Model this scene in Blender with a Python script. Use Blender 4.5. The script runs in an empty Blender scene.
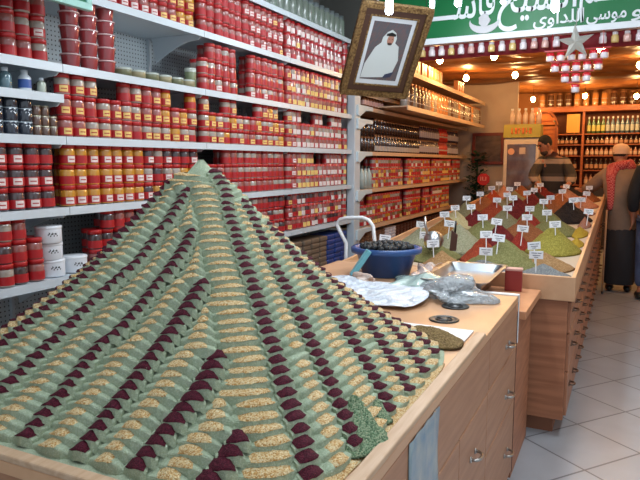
import bpy, bmesh, math, random
from mathutils import Vector, Matrix
random.seed(7)
R = math.radians; PI = math.pi
sc = bpy.context.scene; COL = sc.collection

# ------------------------------------------------------------------ materials
def lin(c):
    return tuple((v/12.92 if v <= .04045 else ((v+.055)/1.055)**2.4) for v in [x/255 for x in c]) + (1,)
MATS = {}
def mat(name, col, rough=.6, metal=0, spec=.5, noise=None, bump=None, trans=0, alpha=1, emit=None, coat=0, sheen=0):
    if name in MATS: return MATS[name]
    m = bpy.data.materials.new(name); m.use_nodes = True; nt = m.node_tree; b = nt.nodes['Principled BSDF']
    c = lin(col)
    b.inputs['Base Color'].default_value = c; b.inputs['Roughness'].default_value = rough
    b.inputs['Metallic'].default_value = metal; b.inputs['Specular IOR Level'].default_value = spec
    b.inputs['Transmission Weight'].default_value = trans; b.inputs['Alpha'].default_value = alpha
    b.inputs['Coat Weight'].default_value = coat
    if emit: b.inputs['Emission Color'].default_value = lin(emit[0]); b.inputs['Emission Strength'].default_value = emit[1]
    tc = nt.nodes.new('ShaderNodeTexCoord')
    if noise:   # (other colour, scale, stretch xyz)
        mp = nt.nodes.new('ShaderNodeMapping'); mp.inputs['Scale'].default_value = noise[2] if len(noise) > 2 else (1,1,1)
        n = nt.nodes.new('ShaderNodeTexNoise'); n.inputs['Scale'].default_value = noise[1]; n.inputs['Detail'].default_value = 5
        r = nt.nodes.new('ShaderNodeValToRGB'); r.color_ramp.elements[0].position = .35; r.color_ramp.elements[1].position = .65
        r.color_ramp.elements[0].color = c; r.color_ramp.elements[1].color = lin(noise[0])
        nt.links.new(tc.outputs['Object'], mp.inputs[0]); nt.links.new(mp.outputs[0], n.inputs[0])
        nt.links.new(n.outputs[0], r.inputs[0]); nt.links.new(r.outputs[0], b.inputs['Base Color'])
    if bump:    # (scale, strength, distance)
        n2 = nt.nodes.new('ShaderNodeTexNoise'); n2.inputs['Scale'].default_value = bump[0]; n2.inputs['Detail'].default_value = 4
        bp = nt.nodes.new('ShaderNodeBump'); bp.inputs['Strength'].default_value = bump[1]; bp.inputs['Distance'].default_value = bump[2]
        nt.links.new(tc.outputs['Object'], n2.inputs[0]); nt.links.new(n2.outputs[0], bp.inputs['Height']); nt.links.new(bp.outputs[0], b.inputs['Normal'])
    MATS[name] = m; return m

def grains(name, cols, scale, rough=.8, bump=.006):
    """powder or seed: voronoi cells, each its own colour, with relief"""
    m = bpy.data.materials.new(name); m.use_nodes = True; nt = m.node_tree; b = nt.nodes['Principled BSDF']
    tc = nt.nodes.new('ShaderNodeTexCoord'); v = nt.nodes.new('ShaderNodeTexVoronoi'); v.inputs['Scale'].default_value = scale
    sp = nt.nodes.new('ShaderNodeSeparateColor'); r = nt.nodes.new('ShaderNodeValToRGB'); r.color_ramp.interpolation = 'CONSTANT'
    el = r.color_ramp.elements
    while len(el) < len(cols): el.new(.5)
    for i, c in enumerate(cols): el[i].position = i/len(cols); el[i].color = lin(c)
    bp = nt.nodes.new('ShaderNodeBump'); bp.inputs['Distance'].default_value = bump; bp.inputs['Strength'].default_value = .7; bp.invert = True
    nt.links.new(tc.outputs['Object'], v.inputs['Vector']); nt.links.new(v.outputs['Color'], sp.inputs[0]); nt.links.new(sp.outputs[0], r.inputs[0])
    nt.links.new(r.outputs[0], b.inputs['Base Color']); nt.links.new(v.outputs['Distance'], bp.inputs['Height']); nt.links.new(bp.outputs[0], b.inputs['Normal'])
    b.inputs['Roughness'].default_value = rough; b.inputs['Specular IOR Level'].default_value = .2
    MATS[name] = m; return m

WOOD = mat('light_wood', (176,128,96), .45, noise=((160,112,82), 9, (1,.35,5)))
WOODTOP = mat('worktop_wood', (208,162,124), .35, noise=((194,146,108), 8, (1,.5,1)))
RIMW = mat('rim_wood', (202,170,140), .5, noise=((186,150,118), 14, (4,.4,4)))
ENDW = mat('cabinet_end_wood', (178,118,84), .5, noise=((152,96,66), 4, (.6,1,9)))
GAP = mat('gap_dark', (52,34,26), .8)
STEEL = mat('brushed_steel', (190,192,195), .28, metal=1)
CHROME = mat('handle_metal', (175,170,165), .3, metal=1)
WHITEP = mat('white_plastic', (228,230,232), .4)
SHELFW = mat('white_enamel', (196,204,210), .35)
REDLID = mat('red_lid', (176,26,30), .35, coat=.3)
REDLAB = mat('red_label', (170,26,32), .45)
WHLAB = mat('white_label', (222,206,200), .5)
YELAB = mat('yellow_label', (226,190,110), .5)
CONT = [mat('jar_silver_sheen', (164,150,138), .15, coat=1), mat('jar_amber', (196,138,48), .15, coat=1),  # silver tone: glass reflection put into the jar colour
        mat('jar_dark', (74,58,60), .12, coat=1), mat('jar_rose', (156,92,86), .15, coat=1), mat('jar_olive', (128,112,70), .15, coat=1)]
BLACK = mat('black_plastic', (28,30,30), .35)
WARMW = mat('wall_paint', (196,176,160), .8, noise=((180,158,142), 2))
GREEN = mat('sign_green', (20,112,62), .35)
SIGNW = mat('sign_white', (226,232,236), .4)
MAROON = mat('maroon_cloth', (120,20,30), .7)
GOLD = mat('gilded_frame', (92,66,38), .42, metal=.5, noise=((150,120,76), 60), bump=(80, .8, .01))

# ------------------------------------------------------------------ mesh helper
class MB:
    def __init__(s): s.v = []; s.f = []; s.m = []; s.sm = []
    def add(s, vs, fs, mi=0, smooth=False, M=None):
        o = len(s.v)
        s.v += [tuple(M @ Vector(p)) if M else tuple(p) for p in vs]
        s.f += [tuple(i+o for i in f) for f in fs]
        s.m += [mi]*len(fs) if isinstance(mi, int) else list(mi)
        s.sm += [smooth]*len(fs)
    def box(s, a, b, mi=0, M=None):
        x0,y0,z0 = a; x1,y1,z1 = b
        s.add([(x0,y0,z0),(x1,y0,z0),(x1,y1,z0),(x0,y1,z0),(x0,y0,z1),(x1,y0,z1),(x1,y1,z1),(x0,y1,z1)],
              [(0,3,2,1),(4,5,6,7),(0,1,5,4),(1,2,6,5),(2,3,7,6),(3,0,4,7)], mi, False, M)
    def lathe(s, prof, c=(0,0,0), seg=20, mi=0, M=None, smooth=True, a0=0, a1=2*PI):
        """prof [(r,z,(mat))] from bottom up"""
        full = abs(a1-a0-2*PI) < 1e-6; n = seg if full else seg+1
        vs = [(c[0]+p[0]*math.cos(a0+(a1-a0)*i/seg), c[1]+p[0]*math.sin(a0+(a1-a0)*i/seg), c[2]+p[1]) for p in prof for i in range(n)]
        fs = []; ms = []
        for j in range(len(prof)-1):
            for i in range(seg):
                k = (i+1) % n
                fs.append((j*n+i, j*n+k, (j+1)*n+k, (j+1)*n+i)); ms.append(prof[j][2] if len(prof[j]) > 2 else mi)
        s.add(vs, fs, ms, smooth, M)
        return s
    def tube(s, pts, r, seg=8, mi=0, M=None, cap=True):
        pts = [Vector(p) for p in pts]; vs = []; n = len(pts)
        rr = r if isinstance(r, (list, tuple)) else [r]*n
        prev = None
        for i, p in enumerate(pts):
            t = (pts[min(i+1,n-1)]-pts[max(i-1,0)]).normalized()
            if prev is None:
                u = t.cross(Vector((0,0,1)));
                if u.length < .01: u = t.cross(Vector((1,0,0)))
            else: u = prev - t*prev.dot(t)
            u.normalize(); prev = u; w = t.cross(u)
            vs += [tuple(p+rr[i]*(math.cos(2*PI*k/seg)*u+math.sin(2*PI*k/seg)*w)) for k in range(seg)]
        fs = [(i*seg+k, i*seg+(k+1)%seg, (i+1)*seg+(k+1)%seg, (i+1)*seg+k) for i in range(n-1) for k in range(seg)]
        s.add(vs, fs, mi, True, M)
        if cap: s.add(vs[:seg], [tuple(range(seg))[::-1]], mi, False, M); s.add(vs[-seg:], [tuple(range(seg))], mi, False, M)
    def prism(s, poly, axis, t0, t1, mi=0, M=None):
        """poly of 2D points extruded along axis index"""
        def P(p, t):
            q = [p[0], p[1]]; q.insert(axis, t); return tuple(q)
        n = len(poly)
        s.add([P(p,t0) for p in poly]+[P(p,t1) for p in poly],
              [tuple(range(n))[::-1], tuple(range(n,2*n))]+[(i,(i+1)%n,n+(i+1)%n,n+i) for i in range(n)], mi, False, M)
    def ball(s, c, r, seg=12, mi=0, M=None):
        rx, ry, rz = r if isinstance(r, (list,tuple)) else (r,r,r)
        vs = []; h = max(4, seg//2)
        for j in range(h+1):
            a = -PI/2+PI*j/h
            for i in range(seg):
                b = 2*PI*i/seg; vs.append((c[0]+rx*math.cos(a)*math.cos(b), c[1]+ry*math.cos(a)*math.sin(b), c[2]+rz*math.sin(a)))
        fs = [(j*seg+i, j*seg+(i+1)%seg, (j+1)*seg+(i+1)%seg, (j+1)*seg+i) for j in range(h) for i in range(seg)]
        s.add(vs, fs, mi, True, M)
    def mesh(s, name, mats):
        me = bpy.data.meshes.new(name); me.from_pydata(s.v, [], s.f)
        for m in mats: me.materials.append(m)
        me.polygons.foreach_set('material_index', s.m); me.polygons.foreach_set('use_smooth', s.sm); me.update()
        bm = bmesh.new(); bm.from_mesh(me); bmesh.ops.remove_doubles(bm, verts=bm.verts, dist=1e-5)
        bmesh.ops.recalc_face_normals(bm, faces=bm.faces); bm.to_mesh(me); bm.free()
        return me
    def build(s, name, mats, parent=None, bevel=0, loc=None, rot=None):
        if not isinstance(mats, (list,tuple)): mats = [mats]
        return link(name, s.mesh(name, mats), parent, bevel, loc, rot)
def link(name, me, parent=None, bevel=0, loc=None, rot=None):
    o = bpy.data.objects.new(name, me); COL.objects.link(o)
    if parent: o.parent = parent
    if loc: o.location = loc
    if rot: o.rotation_euler = rot
    if bevel:
        b = o.modifiers.new('bevel', 'BEVEL'); b.width = bevel; b.segments = 2; b.limit_method = 'ANGLE'
    return o
def tag(o, label=None, cat=None, group=None, kind=None):
    if label: o['label'] = label
    if cat: o['category'] = cat
    if group: o['group'] = group
    if kind: o['kind'] = kind
    return o
def thing(name, label, cat, loc=(0,0,0), rz=0, group=None):
    o = bpy.data.objects.new(name, None); COL.objects.link(o); o.location = loc; o.rotation_euler = (0,0,rz)
    o.empty_display_size = .05
    return tag(o, label, cat, group)
def copytree(o, parent=None):
    c = o.copy(); COL.objects.link(c)
    if parent: c.parent = parent
    for ch in list(o.children): copytree(ch, c)
    return c
def bx(a, b): m = MB(); m.box(a, b); return m
def struct(o): o['kind'] = 'structure'; return o
def recenter(o):   # move a mesh's origin to the middle of its base
    vs = o.data.vertices; n = len(vs)
    c = Vector((sum(v.co.x for v in vs)/n, sum(v.co.y for v in vs)/n, min(v.co.z for v in vs)))
    o.data.transform(Matrix.Translation(-c)); o.location = Vector(o.location)+c
    return o

# ------------------------------------------------------------------ camera (photograph: 35 mm lens at eye height)
cd = bpy.data.cameras.new('camera'); cam = bpy.data.objects.new('camera', cd); COL.objects.link(cam); sc.camera = cam
cd.sensor_width = 36; cd.lens = 622/640*36; cd.clip_start = .02
cam.location = (0,0,1.55); cam.rotation_euler = (R(90-7.08), 0, R(26))
H = 1.55

# ------------------------------------------------------------------ setting
def floor_mat():
    m = bpy.data.materials.new('floor_tiles'); m.use_nodes = True; nt = m.node_tree; b = nt.nodes['Principled BSDF']
    tc = nt.nodes.new('ShaderNodeTexCoord'); mp = nt.nodes.new('ShaderNodeMapping'); mp.inputs['Rotation'].default_value = (0,0,R(38))
    br = nt.nodes.new('ShaderNodeTexBrick'); br.offset = 0
    for k, v in (('Scale',1),('Mortar Size',.006),('Brick Width',.42),('Row Height',.42),('Mortar Smooth',.1)): br.inputs[k].default_value = v
    br.inputs['Color1'].default_value = lin((186,190,196)); br.inputs['Color2'].default_value = lin((176,180,186)); br.inputs['Mortar'].default_value = lin((120,120,124))
    n = nt.nodes.new('ShaderNodeTexNoise'); n.inputs['Scale'].default_value = 3; n.inputs['Detail'].default_value = 6
    mx = nt.nodes.new('ShaderNodeMix'); mx.data_type = 'RGBA'; mx.blend_type = 'MULTIPLY'; mx.inputs[0].default_value = .35
    nt.links.new(tc.outputs['Object'], mp.inputs[0]); nt.links.new(mp.outputs[0], br.inputs[0]); nt.links.new(tc.outputs['Object'], n.inputs[0])
    nt.links.new(br.outputs[0], mx.inputs[6]); nt.links.new(n.outputs[0], mx.inputs[7]); nt.links.new(mx.outputs[2], b.inputs['Base Color'])
    b.inputs['Roughness'].default_value = .3
    return m
struct(bx((-3,-1.5,-.1),(2.2,13,0)).build('floor', floor_mat()))
struct(bx((-3.1,-1.5,0),(-2.9,13,4)).build('wall_left', mat('wall_grey', (120,118,112), .8)))
struct(bx((1.9,3.6,0),(2.0,13,3.54)).build('wall_right', WARMW))  # unseen; built to keep side daylight out and the inner shop warm
struct(bx((-2.9,12.9,0),(1.9,13,3.4)).build('wall_back', mat('back_wall_orange', (190,120,60), .6)))
struct(bx((-2.9,10.6,0),(-1.62,10.7,3.0)).build('wall_left_end', WARMW))
struct(bx((-2.9,.6,3.55),(2.2,6.0,3.65)).build('ceiling', mat('ceiling_grey', (88,86,82), .8)))
struct(bx((-2.9,5.93,2.62),(-2.22,5.97,3.55)).build('trim_1', mat('bulkhead_grey', (84,84,80), .8)))
struct(bx((-2.22,5.98,2.98),(2.2,6.02,3.55)).build('trim_2', MATS['bulkhead_grey']))
# draped satin ceiling of the inner shop
m = MB(); nx, ny = 60, 120; vs = []
for j in range(ny+1):
    for i in range(nx+1):
        x = -2.9+4.8*i/nx; y = 5.95+6.95*j/ny
        sag = .07*abs(math.sin(PI*(y-5.95)/1.72))**.7
        w = .022*math.sin(y*17+1.1*math.sin(x*2.1))+.016*math.sin(y*31+x*2.5+math.sin(x*5))+.018*math.sin(x*3.1+y*1.7)
        vs.append((x, y, 2.93-sag+w))
m.add(vs, [(j*(nx+1)+i, j*(nx+1)+i+1, (j+1)*(nx+1)+i+1, (j+1)*(nx+1)+i) for j in range(ny) for i in range(nx)], 0, True)
sat = mat('gold_satin', (150,96,50), .38, spec=.6, noise=((110,64,34), 2.2, (1,3,1)))
oo = struct(m.build('ceiling_inner', sat))
sm_ = oo.modifiers.new('cloth', 'SOLIDIFY'); sm_.thickness = .01

# ------------------------------------------------------------------ shelving, section one: bays along the left wall
def peg_mat():
    m = bpy.data.materials.new('pegboard'); m.use_nodes = True; nt = m.node_tree; b = nt.nodes['Principled BSDF']
    tc = nt.nodes.new('ShaderNodeTexCoord'); sp = nt.nodes.new('ShaderNodeSeparateXYZ'); nt.links.new(tc.outputs['Object'], sp.inputs[0])
    def math_(op, a, bv):
        n = nt.nodes.new('ShaderNodeMath'); n.operation = op; nt.links.new(a, n.inputs[0])
        if bv is not None: n.inputs[1].default_value = bv
        return n.outputs[0]
    ds = []
    for ax in (1,2):
        f = math_('FRACT', math_('MULTIPLY', sp.outputs[ax], 40), None); g = math_('SUBTRACT', f, .5); ds.append(math_('POWER', g, 2))
    ad = nt.nodes.new('ShaderNodeMath'); ad.operation = 'ADD'; nt.links.new(ds[0], ad.inputs[0]); nt.links.new(ds[1], ad.inputs[1])
    lt = math_('LESS_THAN', ad.outputs[0], .03)
    mx = nt.nodes.new('ShaderNodeMix'); mx.data_type = 'RGBA'; nt.links.new(lt, mx.inputs[0])
    mx.inputs[6].default_value = lin((188,198,202)); mx.inputs[7].default_value = lin((50,56,60)); nt.links.new(mx.outputs[2], b.inputs['Base Color'])
    b.inputs['Roughness'].default_value = .5
    return m
PEG = peg_mat()
SX = -2.40   # front edge of the shelves
BK = -2.84
def shelf_board(x0, y0, y1, z, back=BK, lip=.035):
    m = MB(); m.box((back, y0+.002, z-.012), (x0, y1-.002, z)); m.box((x0-.004, y0+.002, z-lip), (x0+.006, y1-.002, z+.004)); return m
def bracket(y, z, x0=SX, depth=.40, h=.17):
    m = MB(); pts = [(x0-.01, z-.034), (x0-.03, z-.05)]
    for i in range(8):
        a = i/7; pts.append((x0-.03-(depth-.06)*a, z-.05-(h-.05)*(1-math.cos(a*PI/2)) ))
    pts += [(x0-depth, z-.013), (x0-.01, z-.013)]
    m.prism(pts, 1, y-.004, y+.004); return m
S1 = [1.0, 1.335, 1.67, 2.005, 2.36, 2.70]
YB = [1.05+1.11*i for i in range(5)]+[5.62]
wh = ['first', 'second', 'third', 'fourth', 'fifth']
for i in range(5):
    t = thing('shelving_unit', 'white steel shelving bay, %s' % ['leftmost, cut by the picture edge','second from the left, holding the pink tub towers','third from the left, behind the peak of the herb mound','fourth from the left, under the black ceiling','last one before the white post with brackets'][i], 'shelf', (BK, YB[i], 0), 0)
    def rel(m): m.v = [(x-BK, y-YB[i], z) for x,y,z in m.v]; return m
    zs = list(S1)+[.56]
    if i == 0: zs.append(1.865)
    for z in zs:
        rel(shelf_board(SX, YB[i], YB[i+1], z)).build('shelf_board', SHELFW, t)
        rel(bracket(YB[i+1]-.012, z)).build('bracket', SHELFW, t)
    rel(bx((BK-.02, YB[i]+.004, .12), (BK-.002, YB[i+1]-.004, 3.0))).build('pegboard', PEG, t)
    rel(bx((BK-.02, YB[i+1]-.02, 0), (BK+.02, YB[i+1]-.003, 3.02))).build('upright', SHELFW, t)
    rel(bx((BK, YB[i]+.01, 0), (SX-.02, YB[i+1]-.01, .1))).build('base', SHELFW, t)

# ------------------------------------------------------------------ red lidded jars
def jar_meshes(cont, patch, seg=20):
    r, h = .0368, .1
    b = MB(); b.lathe([(0,0),(r*.93,0),(r,.004),(r,.066),(r*.97,.074),(r*.86,.079),(r*.86,.084)], seg=seg, mi=0)
    l = MB(); l.lathe([(r*.88,.078),(r*.99,.078),(r*.99,.098),(r*.95,.1),(0,.1)], seg=seg)
    w = MB(); q = seg*2
    for i in range(q):
        a0 = 2*PI*i/q; a1 = 2*PI*(i+1)/q; mid = (a0+a1)/2
        if mid > PI: mid -= 2*PI
        pt = -.75 < mid < .38
        R_ = r+.0008
        for (z0, z1, mi) in ((.007,.012,0),(.012,.042,1 if pt else 0),(.042,.046,0)):
            w.add([(R_*math.cos(a0),R_*math.sin(a0),z0),(R_*math.cos(a1),R_*math.sin(a1),z0),(R_*math.cos(a1),R_*math.sin(a1),z1),(R_*math.cos(a0),R_*math.sin(a0),z1)], [(0,1,2,3)], mi, True)
        if pt and abs(mid+.18) < .38:  # printed lines on the patch
            R2 = r+.0014
            w.add([(R2*math.cos(a0),R2*math.sin(a0),.024),(R2*math.cos(a1),R2*math.sin(a1),.024),(R2*math.cos(a1),R2*math.sin(a1),.029),(R2*math.cos(a0),R2*math.sin(a0),.029)], [(0,1,2,3)], 0, True)
    return b, l, w
PATCH = {'white': WHLAB, 'yellow': YELAB, 'plain': REDLAB}
CN = {0:'pale', 1:'amber', 2:'dark', 3:'reddish', 4:'olive'}
protos = {}
def proto(c, p):
    if (c,p) not in protos:
        b, l, w = jar_meshes(c, p)
        protos[(c,p)] = [('glass_body', b.mesh('glass_body', [CONT[c]])), ('lid', l.mesh('lid', [REDLID])), ('label_wrap', w.mesh('label_wrap', [REDLAB, PATCH[p]]))]
    return protos[(c,p)]
def P2(x, y, z):
    v = cam.matrix_basis.inverted() @ Vector((x,y,z)); return 320+622*v.x/-v.z, 240-622*v.y/-v.z, -v.z
shelfname = {1.0:"white tubs' shelf", 1.335:'shelf above white tubs', 1.67:"dark jars' shelf", 2.005:"tub towers' shelf", 2.36:'shelf above bare pegboard', 2.70:'highest shelf'}
bayname = ['leftmost bay', 'second bay from left', 'third bay from left', 'fourth bay from left', 'bay beside white post']
rowname = ['bottom row', 'second row', 'third row', 'top row']
jars = []    # (dist, x,y,z, c,p, shelf, bay, row, rot)
def style(z, y, k):
    """content and label patch as the photograph shows along each shelf"""
    rn = random.random()
    if z == 1.0: return (2 if rn<.3 else 3 if rn < .8 else 0), ('plain' if y < 4.4 or rn < .1 else random.choice(['white','yellow','plain']))
    if z == 1.335:
        if y < 2.15: return 2, 'white' if rn < .75 else 'plain'
        if y < 2.75: return 1, 'white' if rn < .8 else 'plain'
        if y < 3.3: return random.choice([0,2,1]), random.choice(['white','plain'])
        return random.choice([0,3,3]), ('plain' if y < 4.5 else 'white' if int(y*2.2) % 2 else 'yellow')
    if z == 1.67:
        if y < 2.9: return 0 if rn<.7 else 3, 'yellow' if rn < .85 else 'plain'
        if y < 4.3: return random.choice([0,0,1,3]), 'yellow' if rn < .75 else 'plain'
        return random.choice([0,3]), 'yellow' if y < 4.5 else 'white' if rn < .9 else 'yellow'
    if z == 2.005: return (3 if rn<.7 else 0), ('plain' if y < 4.4 and rn<.9 else 'yellow' if rn < .5 else 'white')
    if z == 2.36:
        if y < 3.05: return 0 if y < 2.6 else 3, 'white' if y < 2.9 or rn<.4 else 'yellow'
        if y < 3.3: return 1, 'yellow'
        return 3, ('plain' if y < 3.75 else 'white' if rn < .6 else 'yellow' if rn < .7 else 'plain')
    return 4, 'plain'
gapset = {}
for si, z in enumerate(S1[:5]):
    for bay in range(5):
        y = YB[bay]+.05
        while y < YB[bay+1]-.045:
            rows = 3; yy = y+random.uniform(-.004,.004)
            if z == 1.0:
                if 2.0 < y < 2.33: rows = 0
                elif bay == 0: rows = 3 if y < 1.96 else 2
                elif 2.25 < y < 2.6: rows = 2 if y<2.4 else 3
            elif z == 1.67:
                if bay == 0: rows = 0
                else:
                    g = int((y-2.2)/.19); rows = 3 if (g*7+bay) % 5 < 3 else 2
                    if 2.3<y<2.36: rows = 2
            elif z == 2.005:
                if bay == 1: rows = 0
                elif bay == 2: rows = 4 if False else 3 if (3.4 < y < 3.7 or y > 3.86) else 2
                if bay == 0: rows = 3
                if y > 3.72 and y < 3.84 and bay == 2: rows = 0
            elif z == 1.335:
                rows = 3
                if 3.3 < y < 5.6 and int(y*4.3) % 7 == 0: rows = 2
            for k in range(rows):
                c, p = style(z, yy, k)
                jars.append([(Vector((SX-.055, yy, z+.05+.1005*k))-Vector((0,0,H))).length, SX-.055+random.uniform(-.006,.006), yy, z+.0045+.1005*k, c, p, z, bay, k, random.uniform(-.25,.2)])
            y += .0815
# red jars over the leftmost bay's upper shelf stand on z 2.005
rest = []; vis = []
def hidden_by_mound(x, y, z):
    px, py, w = P2(x, y, z)
    pts = [(-50,410),(22,331),(49,304),(112,244),(150,209),(190,163),(203,158),(237,203),(293,248),(360,307)]
    for (a,b),(c,d) in zip(pts, pts[1:]):
        if a <= px < c: return py > b+(d-b)*(px-a)/(c-a)+8
    return False
for j in sorted(jars):
    px, py, w = P2(j[1], j[2], j[3]+.05)
    if px < -12 or py < -12 or hidden_by_mound(j[1], j[2], j[3]+.05): rest.append(j) if px > -60 else None
    else: vis.append(j)
rest += vis[300:]; vis = vis[:300]
PN = {'white':'white-patched', 'yellow':'yellow-patched', 'plain':'all-red'}
for d, x, y, z, c, p, sz, bay, row, rot in vis:
    t = thing('spice_jar', '%s %s jar with red lid, %s, %s, %s' % (PN[p], CN[c], rowname[row], shelfname[sz], bayname[bay]), 'jar', (x,y,z), rot,
              'red-lidded jars: %s %s, %s, %s, %s' % (PN[p], CN[c], rowname[row], shelfname[sz], bayname[bay]))
    for nm, me in proto(c, p): link(nm, me, t)
# the rest of the red-lidded jars: second ranks, the upper ends and the whole far section
def lowjar(m, x, y, z, c, p, rot=0, s=1.0, hs=1.0):
    r = .0362*s; seg = 14
    pr = {'white':6,'yellow':7,'plain':5}[p]
    for (z0,z1,r0,mi) in ((0,.008,r,c),(.008,.045,r,None),(.045,.078,r*.93,c),(.078,.1,r,8)):
        z0 *= hs; z1 *= hs
        for i in range(seg):
            a0 = 2*PI*i/seg+rot; a1 = 2*PI*(i+1)/seg+rot; mid = (a0+a1)/2-rot
            if mid > PI: mid -= 2*PI
            mm = mi if mi is not None else (pr if -.8 < mid < .5 else 5)
            m.add([(x+r0*math.cos(a0),y+r0*math.sin(a0),z+z0),(x+r0*math.cos(a1),y+r0*math.sin(a1),z+z0),(x+r0*math.cos(a1),y+r0*math.sin(a1),z+z1),(x+r0*math.cos(a0),y+r0*math.sin(a0),z+z1)], [(0,1,2,3)], mm, True)
    m.add([(x+r*math.cos(2*PI*i/seg), y+r*math.sin(2*PI*i/seg), z+.1*hs) for i in range(seg)], [tuple(range(seg))], 8)
JM = CONT+[REDLAB, WHLAB, YELAB, REDLID]
sm = MB()
for d, x, y, z, c, p, *_ in rest: lowjar(sm, x, y, z, c, p)
for d, x, y, z, c, p, sz, bay, row, rot in jars:   # second rank behind
    if not (sz == 1.67 and row == 2) and y > 1.7: lowjar(sm, x-.085, y+.04, z, c, 'plain')
S2 = [.885, 1.275, 1.66]
for zi, (z, y0, y1) in enumerate(((.885, 5.98, 9.5), (1.275, 6.32, 10.2))):
    y = y0
    while y < y1:
        if abs(y-7.35) < .06 or (zi == 0 and abs(y-8.1) < .06): y += .085; continue
        for k in range(3):
            if k == 2 and (int(y*5) % 6 == 0): continue
            lowjar(sm, SX-.055, y, z+.005+.108*k, random.choice([3,0,0,4,1]), 'yellow' if (k < 2 and int(y*2.1) % 2 and random.random() < .7) else 'plain' if random.random() < .8 else 'white', hs=1.07)
            lowjar(sm, SX-.14, y+.03, z+.005+.108*k, 3, 'plain', hs=1.07)
        y += .083
tag(sm.build('spice_jars', JM), 'remaining ranks of red-lidded spice jars packed behind and beyond the nearer ones', 'jars', kind='stuff')

# ------------------------------------------------------------------ other goods on section one
# pink tub towers
def tub(): 
    t = thing('plastic_tub', '', 'tub')
    b = MB(); b.lathe([(0,.001),(.038,.001),(.04,.006),(.047,.058),(.047,.06)], seg=20); b.build('tub_body', mat('pink_spice_tub', (150,58,62), .15, coat=1), t)
    l = MB(); l.lathe([(.046,.058),(.051,.058),(.051,.064),(.046,.066),(0,.0655)], seg=20); l.build('tub_lid', mat('clear_rim', (214,176,176), .2, coat=1), t)
    return t
tp = tub(); first = True
for ti, (yy, n, nm) in enumerate(((2.27, 5, 'left'), (2.385, 5, 'middle'), (2.505, 5, 'right'))):
    for k in range(n):
        o = tp if first else copytree(tp); first = False
        o.location = (SX-.06, yy, 2.009+.066*k)
        pos = ['lowest','second from the bottom','middle','second from the top','topmost'][k]
        tag(o, 'pink tub with clear rim, %s in %s of three towers' % (pos, nm), 'tub', 'pink tubs stacked in towers')
# flat tins
TB = mat('tin_side', (150,138,104), .35); TL = mat('tin_top', (176,182,172), .3)
for i, yy in enumerate((2.62, 2.73, 2.84, 2.95, 3.06, 3.17)):
    t = thing('flat_tin', 'low glass-topped tin on the bare pegboard shelf, %s from the left of six' % ['first','second','third','fourth','fifth','sixth'][i], 'tin', (SX-.06, yy, 2.009), 0, 'low tins before the bare pegboard')
    b = MB(); b.lathe([(0,0),(.047,0),(.047,.04),(.045,.042)], seg=20); b.build('tin_body', TB if i % 2 else mat('tin_side_olive', (112,112,82), .35), t)
    l = MB(); l.lathe([(.048,.036),(.048,.046),(0,.048)], seg=20); l.build('tin_lid', TL, t)
t = thing('tall_canister', 'olive canister with a tan band beside the low tins', 'canister', (SX-.075, 3.225, 2.009))
m = MB(); m.lathe([(0,0),(.036,0),(.036,.1),(.032,.11)], seg=16); m.build('canister_body', mat('canister_olive', (120,128,96), .4), t)
m = MB(); m.lathe([(.037,.1),(.037,.125),(0,.127)], seg=16); m.build('canister_lid', TL, t)
# dark jars with white lids and little spice jars, bottles in the leftmost bay
DJ = mat('dark_blue_jar', (40,46,58), .15, coat=1)
t0 = thing('dark_jar', '', 'jar'); m = MB(); m.lathe([(0,0),(.032,0),(.034,.004),(.034,.052),(.03,.056)], seg=18); m.build('glass_body', DJ, t0)
m = MB(); m.lathe([(.033,.05),(.033,.058),(0,.0585)], seg=18); m.build('lid', mat('grey_lid', (150,160,168), .3), t0)
first = True
for a, yy in enumerate((1.83, 1.905, 1.98)):
    for k in range(3):
        o = t0 if first else copytree(t0); first = False; o.location = (SX-.05, yy, 1.675+.059*k)
        tag(o, 'dark blue jar with pale lid, %s row, %s column of the dark stack' % (['bottom','middle','top'][k], ['left','centre','right'][a]), 'jar', 'dark jars stacked in the leftmost bay')
t0 = thing('small_spice_jar', '', 'jar'); m = MB(); m.lathe([(0,0),(.02,0),(.021,.003),(.021,.038),(.018,.042)], seg=14); m.build('glass_body', mat('brown_seed_jar', (92,64,52), .15, coat=1), t0)
m = MB(); m.lathe([(.0205,.036),(.0205,.045),(0,.0455)], seg=14); m.build('lid', mat('silver_lid', (180,172,150), .25, metal=.6), t0)
first = True
for k, ys in enumerate(((2.035, 2.08, 2.125), (2.035, 2.08, 2.125), (2.035, 2.08))):
    for a, yy in enumerate(ys):
        o = t0 if first else copytree(t0); first = False; o.location = (SX-.04, yy, 1.675+.0458*k)
        tag(o, 'tiny brown jar, %s row, %s, right of the dark jars' % (['bottom','middle','top'][k], ['left','middle','right'][a]), 'jar', 'tiny seed jars')
BW = mat('bottle_white', (214,222,228), .3); BB = mat('bottle_blue_label', (52,84,150), .4); BG = mat('bottle_glass', (84,108,116), .12, coat=1)
for i, (yy, kind) in enumerate(((1.835, 0), (1.90, 1), (2.0, 2), (2.09, 3))):
    t = thing('bottle', ['dark glass bottle with white cap at the far left of the short shelf', 'dark bottle with pale cap second from left on the short shelf', 'white bottle with a blue label on the short shelf', 'small pale glass flask at the bracket end of the short shelf'][i], 'bottle', (SX-.06, yy, 1.87))
    s = .75 if kind == 3 else 1
    m = MB(); m.lathe([(0,0),(.026*s,0),(.028*s,.004),(.028*s,.062*s),(.014*s,.075*s),(.013*s,.083*s)], seg=16); m.build('glass_body', {0:BG,1:BG,2:BW,3:mat('pale_glass',(170,176,160),.1,coat=1)}[kind], t)
    m = MB(); m.lathe([(.015*s,.077*s),(.015*s,.094*s),(0,.095*s)], seg=14); m.build('cap', BW, t)
    if kind == 2: m = MB(); m.lathe([(.0285,.014),(.0285,.052)], seg=16); m.build('label_wrap', BB, t)
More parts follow.
